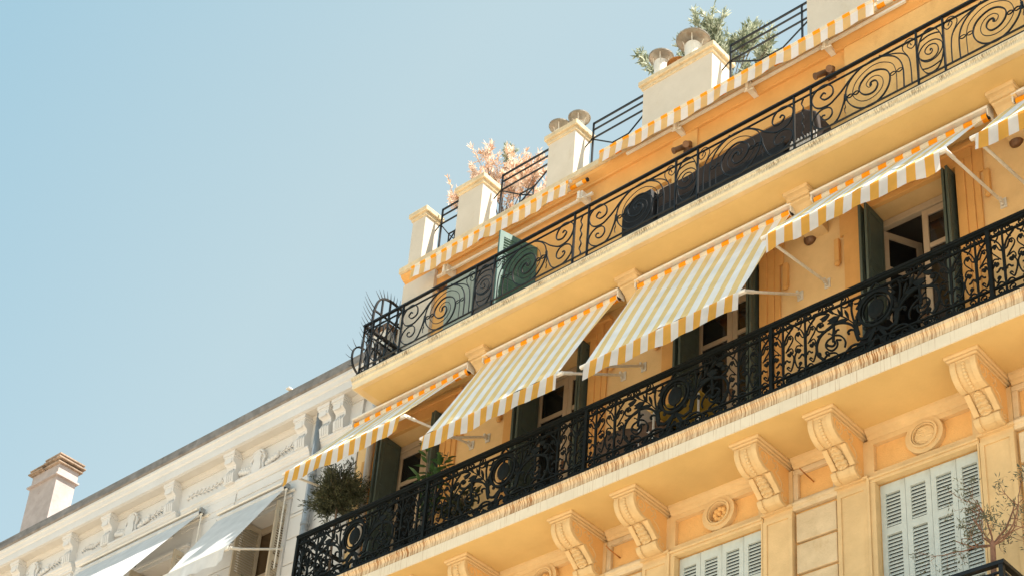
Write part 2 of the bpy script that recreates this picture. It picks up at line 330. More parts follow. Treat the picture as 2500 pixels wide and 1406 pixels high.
# ---- lower storeys: plain wall down to the street, then the storey with grey shutters
cen = [MC + PITCH*k for k in range(-3, 4)]
lowx = [c for c in cen if c > XL+.8]
b = MB()
holes = [(c-.55, c+.55, 9.25, 11.34) for c in lowx]
wall_grid(b, XL, XR, 8.6, 11.98, 12.83, 13.15, holes)
for z0 in (5.2, 1.6):
    wall_grid(b, XL, XR, z0-.9, z0+2.5+.0, 12.83, 13.15, [(c-.55, c+.55, z0, z0+2.1) for c in lowx])
b.box(XL, XR, 12.83, 13.15, 0, .7); b.box(XL, XR, 12.83, 13.15, 4.1, 4.3); b.box(XL, XR, 12.83, 13.15, 7.7, 8.6)
part('facade_wall', b, M['ochre'])
for z0 in (5.2, 1.6):
    for c in lowx:
        fr = part('window', MB().box(c-.55, c+.55, 13.02, 13.06, z0, z0+2.1), M['glass'])
        part('frame', MB().box(c-.54, c-.48, 12.97, 13.02, z0, z0+2.1).box(c+.48, c+.54, 12.97, 13.02, z0, z0+2.1).box(c-.04, c+.04, 12.97, 13.02, z0, z0+2.1), M['frame'], fr)

# consoles, pilasters, frieze frames
def console_mesh():
    """local: x centred, y measured from the wall (0) outwards negative, z from the slab underside (0) downwards"""
    body = [(-.60, -.06), (-.605, -.14), (-.565, -.225), (-.485, -.285), (-.395, -.30), (-.36, -.285), (-.31, -.33), (-.235, -.385), (-.18, -.44), (-.205, -.47), (-.20, -.50), (-.165, -.545), (-.10, -.56), (-.03, -.55), (0, -.53), (0, -.06)]
    body = spline(body[:14], 2) + [(0, -.53), (0, -.06)]
    b = MB()
    b.prism([(y, z) for y, z in body][::-1], -.125, .125, 'x')
    # raised side rims of the front
    rim = spline([(-.60, -.06), (-.605, -.14), (-.565, -.225), (-.485, -.285), (-.395, -.30)], 4)
    rim2 = spline([(-.36, -.285), (-.31, -.33), (-.235, -.385), (-.18, -.44)], 3)
    rim3 = spline([(-.205, -.47), (-.20, -.50), (-.165, -.545), (-.10, -.56)], 3)
    for r in (rim, rim2, rim3):
        for x0, x1 in ((-.135, -.075), (.075, .135)):
            vs = []
            for y, z in r: vs += [(x0, y-.018, z-.014), (x1, y-.018, z-.014), (x1, y+.03, z+.02), (x0, y+.03, z+.02)]
            n = len(r); fs = [(4*i+k, 4*i+(k+1) % 4, 4*i+4+(k+1) % 4, 4*i+4+k) for i in range(n-1) for k in range(4)] + [(3, 2, 1, 0), (4*n-4, 4*n-3, 4*n-2, 4*n-1)]
            b.add(vs, fs)
    return b
CHEEK_SHADE = [(-.555, -.09), (-.56, -.14), (-.525, -.215), (-.465, -.26), (-.395, -.275), (-.34, -.275), (-.29, -.32), (-.215, -.375), (-.165, -.43), (-.175, -.49), (-.14, -.53), (-.09, -.545), (-.03, -.535), (-.004, -.52), (-.004, -.09)]
def console_ab():
    b = MB()
    prof = [(-.13, 0), (.0, 0)]
    for (d, z0, z1) in ((.055, -.035, .002), (.035, -.06, -.035), (.012, -.085, -.06)):
        b.box(-.125-d, .125+d, -.60-d, 0.03, z0, z1)
    return b
def console_beads():
    b = MB()
    P = spline([(-.605, -.10), (-.605, -.14), (-.565, -.225), (-.485, -.285), (-.42, -.297)], 6)
    # equally spaced beads, growing towards the middle
    L = [0]
    for i in range(1, len(P)): L.append(L[-1]+math.hypot(P[i][0]-P[i-1][0], P[i][1]-P[i-1][1]))
    nb = 9
    for k in range(nb):
        s_ = L[-1]*(k+.5)/nb
        i = max(j for j in range(len(L)) if L[j] <= s_); i = min(i, len(P)-2); t = (s_-L[i])/max(1e-6, L[i+1]-L[i])
        y = P[i][0]+(P[i+1][0]-P[i][0])*t; z = P[i][1]+(P[i+1][1]-P[i][1])*t
        b.ball((0, y-.002, z-.002), .017+.007*math.sin(PI*(k+.5)/nb), 5)
    return b
def console_leaf():
    """carved acanthus leaf: a lobed, grooved plate following the lower curve of the console"""
    b = MB(); A0 = Vector((-.372, -.292)); A1 = Vector((-.178, -.448)); ax = (A1-A0); nr = Vector((-.78, -.62)); nr.normalize()
    NT, NU = 44, 14; vs = []
    for j in range(NT+1):
        t = j/NT; lobe = abs(math.sin(PI*(t*4.6+.15)))
        wd = .034+.026*t+.014*lobe; wd *= min(1, 3.5*t+.45)
        if t > .9: wd *= 1-.5*(t-.9)/.1
        for i in range(NU+1):
            u = -1+2*i/NU
            g = abs(math.sin(PI*(t*4.6+.15-.42*abs(u))))
            h = (.008+.026*g+.012*math.exp(-(u*4)**2)+.014*max(0, t-.75)*4)*(1-.55*u**4)
            if abs(u) > .999: h = -.01
            p = A0+ax*t+Vector((-.012*math.sin(PI*t), -.010*math.sin(PI*t)))+nr*h
            vs.append((u*wd, p.x, p.y))
    b.add(vs, [(j*(NU+1)+i, j*(NU+1)+i+1, (j+1)*(NU+1)+i+1, (j+1)*(NU+1)+i) for j in range(NT) for i in range(NU)])
    b.ball((0, -.197, -.452), .030, 6, (1.3, .7, .6))
    return b
def console_side(x0, x1):
    """shallow carved scroll and leaf on both cheeks"""
    b = MB()
    sp = [(-.485+.085*(1-k/26)*math.cos(-1.2+k*.42), -.165+.085*(1-k/26)*math.sin(-1.2+k*.42)) for k in range(22)]
    sc2 = [(-.10+.05*(1-k/18)*math.cos(2.5+k*.4), -.47+.05*(1-k/18)*math.sin(2.5+k*.4)) for k in range(15)]
    wave = spline([(-.37, -.15), (-.33, -.11), (-.30, -.15), (-.25, -.12), (-.22, -.19), (-.26, -.24), (-.20, -.27), (-.15, -.33), (-.17, -.38), (-.12, -.40)], 3)
    st = spline([(-.30, -.22), (-.26, -.18), (-.28, -.14)], 3)
    for c, wdt in ((sp, .012), (sc2, .010), (wave, .014), (st, .012)):
        b.ribbon(c, wdt, x0, x1, P=lambda u, v, y: (y, u, v))
    return b
ZS = 11.968
con_x = [-6.08, -7.64]
cons = []
proto = None
allc = sorted([MC + .75 + PITCH*k for k in range(-3, 4)] + [MC - .81 + PITCH*k for k in range(-2, 4)])
allc = [-15.02+.0] if False else [x for x in allc if XL+.4 < x < XR]
for x in allc:
    if proto is None:
        proto = console_mesh().build('console', M['trim'], bld, bevel=.006)
        proto.matrix_parent_inverse = Matrix.Translation(WORLD[bld.name]).inverted()
        proto.location = (x, W+.02, ZS)
        console_ab().build('abacus', M['trim'], proto, bevel=.012)
        console_beads().build('bead_row', M['trim'], proto, smooth=True)
        console_leaf().build('acanthus_leaf', M['trim'], proto, smooth=True)
        for x0 in (-.1285, .125): MB().prism([(y, z) for y, z in CHEEK_SHADE][::-1], x0, x0+.0035, 'x').build('cheek_shade', M['ochre'], proto)  # thin plates put the orange shading of the console sides into colour
        console_side(.125, .133).build('side_carving', M['trim'], proto); console_side(-.133, -.125).build('side_carving', M['trim'], proto)
    else:
        c = proto.copy(); C.objects.link(c); c.location = (x, W+.02, ZS)
        for g in proto.children: d = g.copy(); C.objects.link(d); d.parent = c
# bed moulding under the slab, broken by the consoles
b = MB(); prev = XL
for x in allc + [XR+.19]:
    a, e = prev, x-.19
    if e > a:
        b.prism([(W-.075, ZS), (W-.07, ZS-.035), (W-.035, ZS-.06), (W-.03, ZS-.085), (W-.004, ZS-.105), (12.83, ZS-.105), (12.83, ZS)], a, e, 'x')
    prev = x+.19
part('bed_moulding', b, M['trim'])
def frame_rect(b, x0, x1, z0, z1, y, t, d):
    b.box(x0, x1, y-d, y, z1-t, z1); b.box(x0, x1, y-d, y, z0, z0+t)
    b.box(x0, x0+t, y-d, y, z0+t, z1-t); b.box(x1-t, x1, y-d, y, z0+t, z1-t)
for x in allc:
    pb = MB()
    # pilaster below each console with a sunk panel
    pb.box(x-.175, x+.175, W-.012, 12.83, 8.6, 11.40)
    frame_rect(pb, x-.175, x+.175, 8.65, 11.34, W-.012, .045, .014)
    pb.box(x-.19, x+.19, W-.05, 12.83, 11.40, 11.43)
    pb.box(x-.175, x+.175, W-.006, 12.83, 11.432, ZS-.11)
    part('pilaster', pb, M['trim'])
# frieze over windows and window surrounds
for c in lowx:
    fb = MB(); sb = MB()
    xa, xb = c-.625, c+.565
    xa = c-.81+.175; xb = c+.75-.175
    # frame of the frieze
    fb.box(xa, xb, W-.004, 12.83, 11.80, ZS-.107); fb.box(xa, xb, W-.004, 12.83, 11.40, 11.475)
    fb.box(xa, xa+.07, W-.004, 12.83, 11.475, 11.80); fb.box(xb-.07, xb, W-.004, 12.83, 11.475, 11.80)
    # window surround
    o = (c-.55, c+.55)
    sb.box(o[0]-.085, o[0], W-.03, 12.84, 9.2, 11.34); sb.box(o[1], o[1]+.02, W-.03, 12.84, 9.2, 11.34)
    sb.box(o[0]-.085, o[1]+.02, W-.03, 12.84, 11.34, 11.40)
    sb.box(o[0]-.085, o[0]-.055, W-.05, W-.031, 9.2, 11.40); sb.box(o[0]-.055, o[1]+.02, W-.05, W-.031, 11.372, 11.40)
    part('frieze_frame', fb, M['trim'])
    part('window_surround', sb, M['trim'], bevel=.006)
for c in lowx:
    b = MB()
    def ring(r, t, y0, y1):
        n = 40; vs = []
        for k in range(n):
            a = 2*PI*k/n
            for rr, yy in ((r-t, y1), (r-t, y0), (r, y0), (r, y1)): vs.append((c+rr*math.cos(a), yy, 11.685+rr*math.sin(a)))
        b.add(vs, [(4*k+j, 4*k+(j+1) % 4, 4*((k+1) % n)+(j+1) % 4, 4*((k+1) % n)+j) for k in range(n) for j in range(4)])
    ring(.205, .055, W-.012, 12.83); ring(.153, .02, W-.035, 12.83); ring(.128, .012, W-.022, 12.83)
    md = b.build('medallion', M['trim'], bld, smooth=False)
    r = MB(); rnd = random.Random(int(c*10))
    if abs(c-cen[2]) > .1 and abs(c-MC) > .1 or abs(c-(MC-PITCH)) < .1:
        for k in range(8):
            a = 2*PI*k/8
            r.ball((c+.062*math.cos(a), 12.805, 11.685+.062*math.sin(a)), .032, 6, (1, .8, 1))
        r.ball((c, 12.80, 11.685), .028, 6, (1, 1.2, 1))
        r.build('rosette', M['ochre'], md, smooth=True).matrix_parent_inverse = Matrix.Identity(4)
    else:
        r.lathe([(.118, .03), (.118, -.012), (.09, -.020), (.001, -.024)], (c, 12.79, 11.685), 32, 'y')
        for k in range(34):
            a = rnd.random()*6.28; q = .095*rnd.random()**.5
            r.ball((c+q*math.cos(a), 12.772, 11.685+q*math.sin(a)), .010+.009*rnd.random(), 4, (2.2, .6, .5))
        r.build('worn_relief', M['trim'], md, smooth=True)
# narrow piers between paired consoles: upper frame, ledge and rusticated blocks
for c in [MC - PITCH*k for k in range(-3, 4)]:
    rb = MB()
    xa, xb = c-.81-PITCH+.75+.81-.75, 0
    xb = c-.81-.175; xa = c-PITCH+.75+.175
    if xa < XL: xa = XL
    if xb <= xa or xb > XR: continue
    rb.box(xa, xb, W-.0, 12.83, 11.80, ZS-.107)
    rb.box(xa, xb, W-.0, 12.83, 11.44, 11.49)
    rb.box(xa, xa+.06, W, 12.83, 11.49, 11.80); rb.box(xb-.06, xb, W, 12.83, 11.49, 11.80)
    rb.prism([(W-.045, 11.44), (W-.04, 11.41), (W-.015, 11.395), (W-.01, 11.36), (12.83, 11.36), (12.83, 11.44)], xa, xb, 'x')
    z = 11.33
    while z > 8.7:
        rb.box(xa+.03, xb-.03, W+.005, 12.83, z-.345, z-.012); z -= .365
    part('rusticated_pier', rb, M['block'], bevel=.008)

# ---- grey-green louvred shutters of the lower storey
def shutter_leaf(w, h, panels, pitch=.040, t=.03, fr=.055):
    """local: x 0..w, y 0..-t (front at -t), z 0..-h measured down from the top; panels list of (ztop, zbot)"""
    b = MB(); prev = 0
    b.box(0, fr, -t, 0, -h, 0); b.box(w-fr, w, -t, 0, -h, 0)
    for zt, zb in panels:
        b.box(fr, w-fr, -t, 0, zt, prev); prev = zb
        z = zt - .012
        while z > zb + .036:
            b.add([(fr, -t*.82, z-.030), (w-fr, -t*.82, z-.030), (w-fr, -t*.15, z), (fr, -t*.15, z), (fr, -t*.82, z-.042), (w-fr, -t*.82, z-.042), (w-fr, -t*.15, z-.008), (fr, -t*.15, z-.008)],
                  [(0, 1, 2, 3), (7, 6, 5, 4), (0, 4, 5, 1), (1, 5, 6, 2), (2, 6, 7, 3), (3, 7, 4, 0)])
            z -= pitch
    b.box(fr, w-fr, -t, 0, -h, prev)
    return b
leafp = None
for c in lowx:
    for k in range(4):
        x = c-.55+k*.275+.002
        if leafp is None:
            leafp = shutter_leaf(.271, 2.08, [(-.115, -.50), (-.585, -1.25), (-1.33, -1.99)]).build('shutter', M['grey_l'], bld)
            leafp.location = (x, 12.875, 11.33)
            lv = MB().box(.05, .221, .001, .004, -2.0, -.10).build('slat_gap_shade', M['rubber'], leafp)  # black sheet painted in as the shade between the slats
        else:
            q = leafp.copy(); C.objects.link(q); q.location = (x, 12.875, 11.33)
            for g in leafp.children: d = g.copy(); C.objects.link(d); d.parent = q

# ---- lower balcony slab
b = MB()
prof = [(12.0, 12.235), (12.0, 12.205), (12.012, 12.19), (12.015, 12.10), (12.028, 12.085)]
b.prism([(11.985, 12.25), (11.985, 12.215), (12.0, 12.205), (12.012, 12.175), (12.006, 12.112), (12.8, 12.112), (12.8, 12.25)], -15.33, XR, 'x')
lo = part('balcony_slab', b, M['slab_lo'])
b = MB().box(-15.31, XR-.01, 12.03, 12.79, 12.1041, 12.1119); b.prism([(12.0, 12.104), (12.0, 11.969), (12.8, 11.969), (12.8, 12.104)], -15.33, XR, 'x')
part('slab_fascia', b, M['slab_lo_w'], lo)
b = MB(); b.box(-15.32, XR, 12.012, 12.80, ZS-.0+.001-.004, ZS+.0005)
part('slab_soffit', b, M['soffit'], lo)
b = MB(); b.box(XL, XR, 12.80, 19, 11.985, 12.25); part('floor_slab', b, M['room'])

# ---- piano storey with the green shutters (z 12.25 .. 15.17)
ZF, ZC = 12.25, 15.17
win4 = [MC + PITCH*k for k in range(-3, 4)]
hol = [(c-.555, c+.555, ZF, 14.80) for c in win4]
hol = [(max(h[0], XL+.3), h[1], h[2], h[3]) for h in hol if h[1] > XL+.6]
b = MB(); wall_grid(b, XL, XR, ZF, ZC, W, 13.10, hol)
part('facade_wall', b, M['wall4'])
for c in win4:
    sb = MB()
    for s_ in (-1, 1):
        x0, x1 = (c-.81, c-.555) if s_ < 0 else (c+.555, c+.81)
        if x0 < XL: continue
        e0, e1 = (x0, x0+.07) if s_ < 0 else (x1-.07, x1)
        i0, i1 = (x1-.10, x1) if s_ < 0 else (x0, x0+.10)
        m0, m1 = (e1, i0) if s_ < 0 else (i1, e0)
        zc = 14.62
        sb.box(e0, e1, W-.03, W, ZF, zc); sb.box(m0, m1, W-.045, W, ZF, 14.87); sb.box(i0, i1, W-.06, W, ZF, 14.80)
        x_o = (e0-.045, e1) if s_ < 0 else (e0, e1+.045)
        sb.box(x_o[0], x_o[1], W-.03, W, zc, 15.0)
        # little bracket and rosette at the side of the surround
        xs = x_o[0]-.035 if s_ < 0 else x_o[1]+.035
        sb.box(xs-.03, xs+.03, W-.05, W, zc-.34, zc-.02); sb.ball((xs, W-.04, zc-.36), .035, 6, (1, .8, 1))
        # architrave: half over the opening
    sb.box(c-.655, c+.655, W-.06, W, 14.801, 14.87); sb.box(c-.74, c+.74, W-.045, W, 14.872, 15.0)
    sb.box(c-.86, c+.86, W-.07, W, 15.002, 15.06)
    part('window_surround', sb, M['ochre_deep'], bevel=.006)
def french_window(c, z0, z1, y, open_left, parent=bld):
    fr = MB(); xa, xb = c-.55, c+.55
    fr.box(xa, xb, y-.035, y+.035, z1-.09, z1); fr.box(xa, xa+.055, y-.035, y+.035, z0, z1-.09); fr.box(xb-.055, xb, y-.035, y+.035, z0, z1-.09)
    wn = fr.build('french_window', M['frame'], parent, bevel=.005)
    def leaf(x0, x1):
        w_ = x1-x0; h = z1-.10-z0; b = MB(); t = .07
        b.box(0, t, -.022, .022, 0, h); b.box(w_-t, w_, -.022, .022, 0, h); b.box(t, w_-t, -.022, .022, h-.085, h); b.box(t, w_-t, -.022, .022, 0, .45)
        zz = h-.50; b.box(t, w_-t, -.02, .02, zz-.03, zz+.03)
        g = MB().box(t, w_-t, -.004, .004, .45, zz-.03).box(t, w_-t, -.004, .004, zz+.03, h-.085)
        return b, g
    off = -WORLD[parent.name] if parent.name in WORLD else Vector((0, 0, 0))
    for side, (x0, x1) in enumerate(((xa+.057, c-.002), (c+.002, xb-.057))):
        b, g = leaf(x0, x1)
        o = b.build('casement', M['frame'], wn, bevel=.004); gl = g.build('pane', M['glass'], o)
        if side == 0 and open_left:
            o.location = (x0, y, z0); o.rotation_euler = (0, 0, R_(open_left))
        else: o.location = (x0, y, z0)
        if side == 1: MB().box(-.02, .02, -.05, -.024, 1.0, 1.15).build('handle', M['brass'], o)
    return wn
for c, op in zip(win4, (0, 0, 0, 62, 0, 0, 0)):
    if c-.55 < XL+.25: continue
    wn = french_window(c, ZF+.02, 14.79, 13.02, op)
# green shutters folded back against the reveals
def solid_leaf(w, h):
    b = MB(); b.box(0, w, 0, .028, -h, 0)
    z = -.08
    for zt, zb in ((-.07, -.75), (-.85, -1.6), (-1.7, -h+.08)):
        for y in (-.006, .028): frame_rect(b, .05, w-.05, zb, zt, y+.006 if y < 0 else y+.006, .018, .006)
    return b
sp = None
for i, c in enumerate(win4):
    if c-.55 < XL+.2: continue
    for (x, ang, y) in ((c-.55+.045, 93, 12.60), (c-.55+.115, 91, 12.61), (c+.55-.085, 89, 12.64), (c+.55-.035, 90, 12.63)):
        if sp is None:
            sp = solid_leaf(.36, 2.52).build('shutter', M['green'], bld)
            MB().box(.31, .34, -.03, 0, -1.0, -.9).build('hinge', M['iron'], sp)
            q = sp
        else:
            q = sp.copy(); C.objects.link(q)
            for g in sp.children: d = g.copy(); C.objects.link(d); d.parent = q
        q.location = (x, y, 14.785); q.rotation_euler = (0, 0, R_(ang))
# ceilings/floors inside, back wall
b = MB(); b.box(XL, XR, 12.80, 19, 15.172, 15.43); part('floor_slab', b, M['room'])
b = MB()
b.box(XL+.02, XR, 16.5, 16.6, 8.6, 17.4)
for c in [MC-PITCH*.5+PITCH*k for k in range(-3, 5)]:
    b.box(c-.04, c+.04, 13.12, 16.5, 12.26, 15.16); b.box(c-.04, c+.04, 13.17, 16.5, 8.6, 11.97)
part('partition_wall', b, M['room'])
b = MB().box(XL, XL+.02, 12.84, 19, 0, 15.17).box(XR-.02, XR, 13.1, 19, 0, 17.4).box(-15.2, XR, 19, 19.1, 0, 17.4)
part('gable_wall', b, M['white_wall'])

# ---- upper balcony slab
US = 15.17
b = MB()
b.prism([(12.0, 15.30), (12.0, 15.255), (12.018, 15.24), (12.02, US), (W, US), (W, 15.30)], -14.62, XR, 'x')
b.prism([(11.985, 15.345), (11.985, 15.315), (12.0, 15.301), (W, 15.301), (W, 15.345)], -14.635, XR, 'x')
up = part('balcony_slab', b, M['slab_up'])
b = MB().box(-14.50, XR, 12.09, W-.001, US-.006, US-.0005); part('slab_soffit', b, M['soffit'], up)
b = MB(); b.box(-14.60, XR, 12.03, 12.088, US-.004, US-.0006); b.box(-14.60, -14.502, 12.09, W-.001, US-.004, US-.0006); part('slab_border', b, M['trim'], up)
# small moulded brackets under it between the awnings
kp = None
def small_console():
    b = MB()
    b.prism([(-.47, 0), (-.455, -.05), (-.40, -.065), (-.395, -.12), (-.35, -.135), (-.30, -.17), (-.27, -.205), (-.26, -.25), (-.22, -.31), (-.14, -.36), (0, -.38), (0, 0)], -.13, .13, 'x')
    b.box(-.155, .155, -.485, 0, -.05, 0); b.box(-.142, .142, -.43, 0, -.10, -.051)
    return b
for x in [-12.72, -10.33, -7.97, -5.53, -3.1, -.66, 1.8]:
    if kp is None: kp = small_console().build('bracket', M['trim'], bld, bevel=.006); q = kp
    else: q = kp.copy(); C.objects.link(q)
    q.matrix_parent_inverse = Matrix.Translation(WORLD[bld.name]).inverted(); q.location = (x, W+.02, US-.004)

# ---- top storey (z 15.35 .. 17.45)
XT = -14.66
Z5 = 15.43
b = MB(); wall_grid(b, XT, XR, 15.302, 17.45, W, 13.06, [(-13.30, -12.20, Z5, 16.86), (-10.66, -8.04, Z5, 16.82), (-4.2, -3.1, Z5, 16.86), (-1.5, -.4, Z5, 16.86)])
part('facade_wall', b, M['ochre_deep'])
b = MB(); b.box(XT-.012, -14.06, W-.055, W, 15.346, 17.40); part('corner_pilaster', b, M['cream'])
b = MB(); b.box(-7.53, XR, W-.06, W, 15.346, 17.36); b.box(-7.53, XR, W-.075, W-.061, 16.98, 17.01)
b.box(-11.4, -10.70, W-.02, W, 17.10, 17.13); b.box(-10.02, -9.64, W-.02, W, 15.35, 17.40); part('wall_band', b, M['ochre'])
b = MB().box(XT, XT+.3, 13.06, 19, 15.43, 17.44); part('gable_wall', b, M['cream'])
wn = french_window(-12.75, Z5, 16.85, 12.98, 0)
for c in (-3.65, -.95): french_window(c, Z5, 16.85, 12.98, 0)
# wide glazed bay with a brown blind
fr = MB(); xa, xb = -10.65, -8.05
fr.box(xa, xb, 12.83, 12.93, 16.71, 16.81)
for x in (xa, -9.8, -8.95, xb-.07): fr.box(x, x+.07, 12.85, 12.92, Z5, 16.71)
bay = part('bay_window', fr, M['frame'], bevel=.005)
part('pane', MB().box(xa+.07, xb-.07, 12.88, 12.885, Z5, 16.71), M['black_cloth'], bay)
bb = MB()
bb.prism([(12.80, 16.70), (12.74, 16.38), (12.745, 16.375), (12.815, 16.70)], xa+.02, xb-.02, 'x')
part('blind', bb, M['dark_blind'], bay)
# shutters of the top storey
def louvre_open(h, w_):
    return shutter_leaf(w_, h, [(-.09, -.62), (-.72, -1.33)], pitch=.045, t=.035, fr=.06)
o = louvre_open(1.40, .57).build('shutter', M['green_l'], bld)
o.location = (-12.187, 12.76, 16.82); o.rotation_euler = (0, 0, R_(255)); o['label'] = 'faded green louvred shutter standing open'
o2 = solid_leaf(.50, 1.40).build('shutter', mat('bleached_green_paint', (.30, .33, .27, 1), .5, var=.08, vscale=10), bld)
o2.location = (-13.58, 12.54, 16.80); o2['label'] = 'bleached grey-green shutter leaf'
o3 = MB().box(0, .36, 0, .03, -1.4, 0).build('folding_screen', M['glass_b'], bld); o3.location = (-13.05, 12.56, 16.80)

# ---- roof cornice and terrace parapet
b = MB()
b.prism([(12.60, 17.615), (12.60, 17.53), (12.625, 17.52), (13.1, 17.52), (13.1, 17.615)], XT-.005, XR, 'x')
cn = part('cornice', b, M['cream_cap'])
part('cornice_cove', MB().prism([(12.64, 17.519), (12.655, 17.48), (12.70, 17.45), (12.74, 17.43), (12.745, 17.401), (13.1, 17.401), (13.1, 17.519)], XT-.003, XR, 'x'), M['ochre_deep'])
b = MB().box(XT, XR, 13.1, 19.1, 17.45, 17.61); part('roof_terrace', b, M['cream'])
def pier(x0, x1, d=.27, m=M['cream']):
    b = MB().box(x0, x1, 12.74, 12.74+d, 17.616, 18.60)
    p = b.build('roof_pier', m, bld, bevel=.006)
    c = MB(); c.box(x0-.02, x1+.02, 12.72, 12.76+d, 18.56, 18.62); c.box(x0-.05, x1+.05, 12.69, 12.79+d, 18.62, 18.70)
    c.build('pier_cap', M['cream_cap'], p, bevel=.008)
    return p
P1 = pier(-14.66, -14.40); P2 = pier(-13.76, -13.30, .3); P3 = pier(-12.11, -11.64, .3); P4 = pier(-10.51, -9.42, .38); P5 = pier(-8.03, -6.9, .4); pier(-5.6, -5.1, .3); pier(-3.4, -2.3, .38)
for o in (P1, P2, P3, P4, P5):
    for ch in o.children: ch.matrix_parent_inverse = Matrix.Identity(4)

def cowl(parent, x, y, r, z0, z1, pipe, m, mp):
    """ventilation pipe with a conical hood on three struts"""
    b = MB(); b.lathe([(pipe, z0), (pipe, z1), (pipe*.9, z1), (pipe*.9, z0)], (x, y, 0), 18)
    o = b.build('flue_pipe', mp, parent, smooth=False); o.matrix_parent_inverse = Matrix.Identity(4)
    h = MB(); n = 22
    h.lathe([(r, z1+.10), (r*.98, z1+.085), (.01, z1+.24), (.005, z1+.25)], (x, y, 0), n)
    h.lathe([(pipe*.95, z1+.02), (r*.96, z1+.112)], (x, y, 0), n) if False else None
    c = h.build('flue_hood', m, o)
    s_ = MB()
    for k in range(4):
        a = k*PI/2+.5
        s_.tube([(x+pipe*math.cos(a), y+pipe*math.sin(a), z1-.1), (x+pipe*1.05*math.cos(a), y+pipe*1.05*math.sin(a), z1+.02), (x+r*.62*math.cos(a), y+r*.62*math.sin(a), z1+.13)], .007, 5)
    s_.build('strut', M['white_metal'], o)
    return o

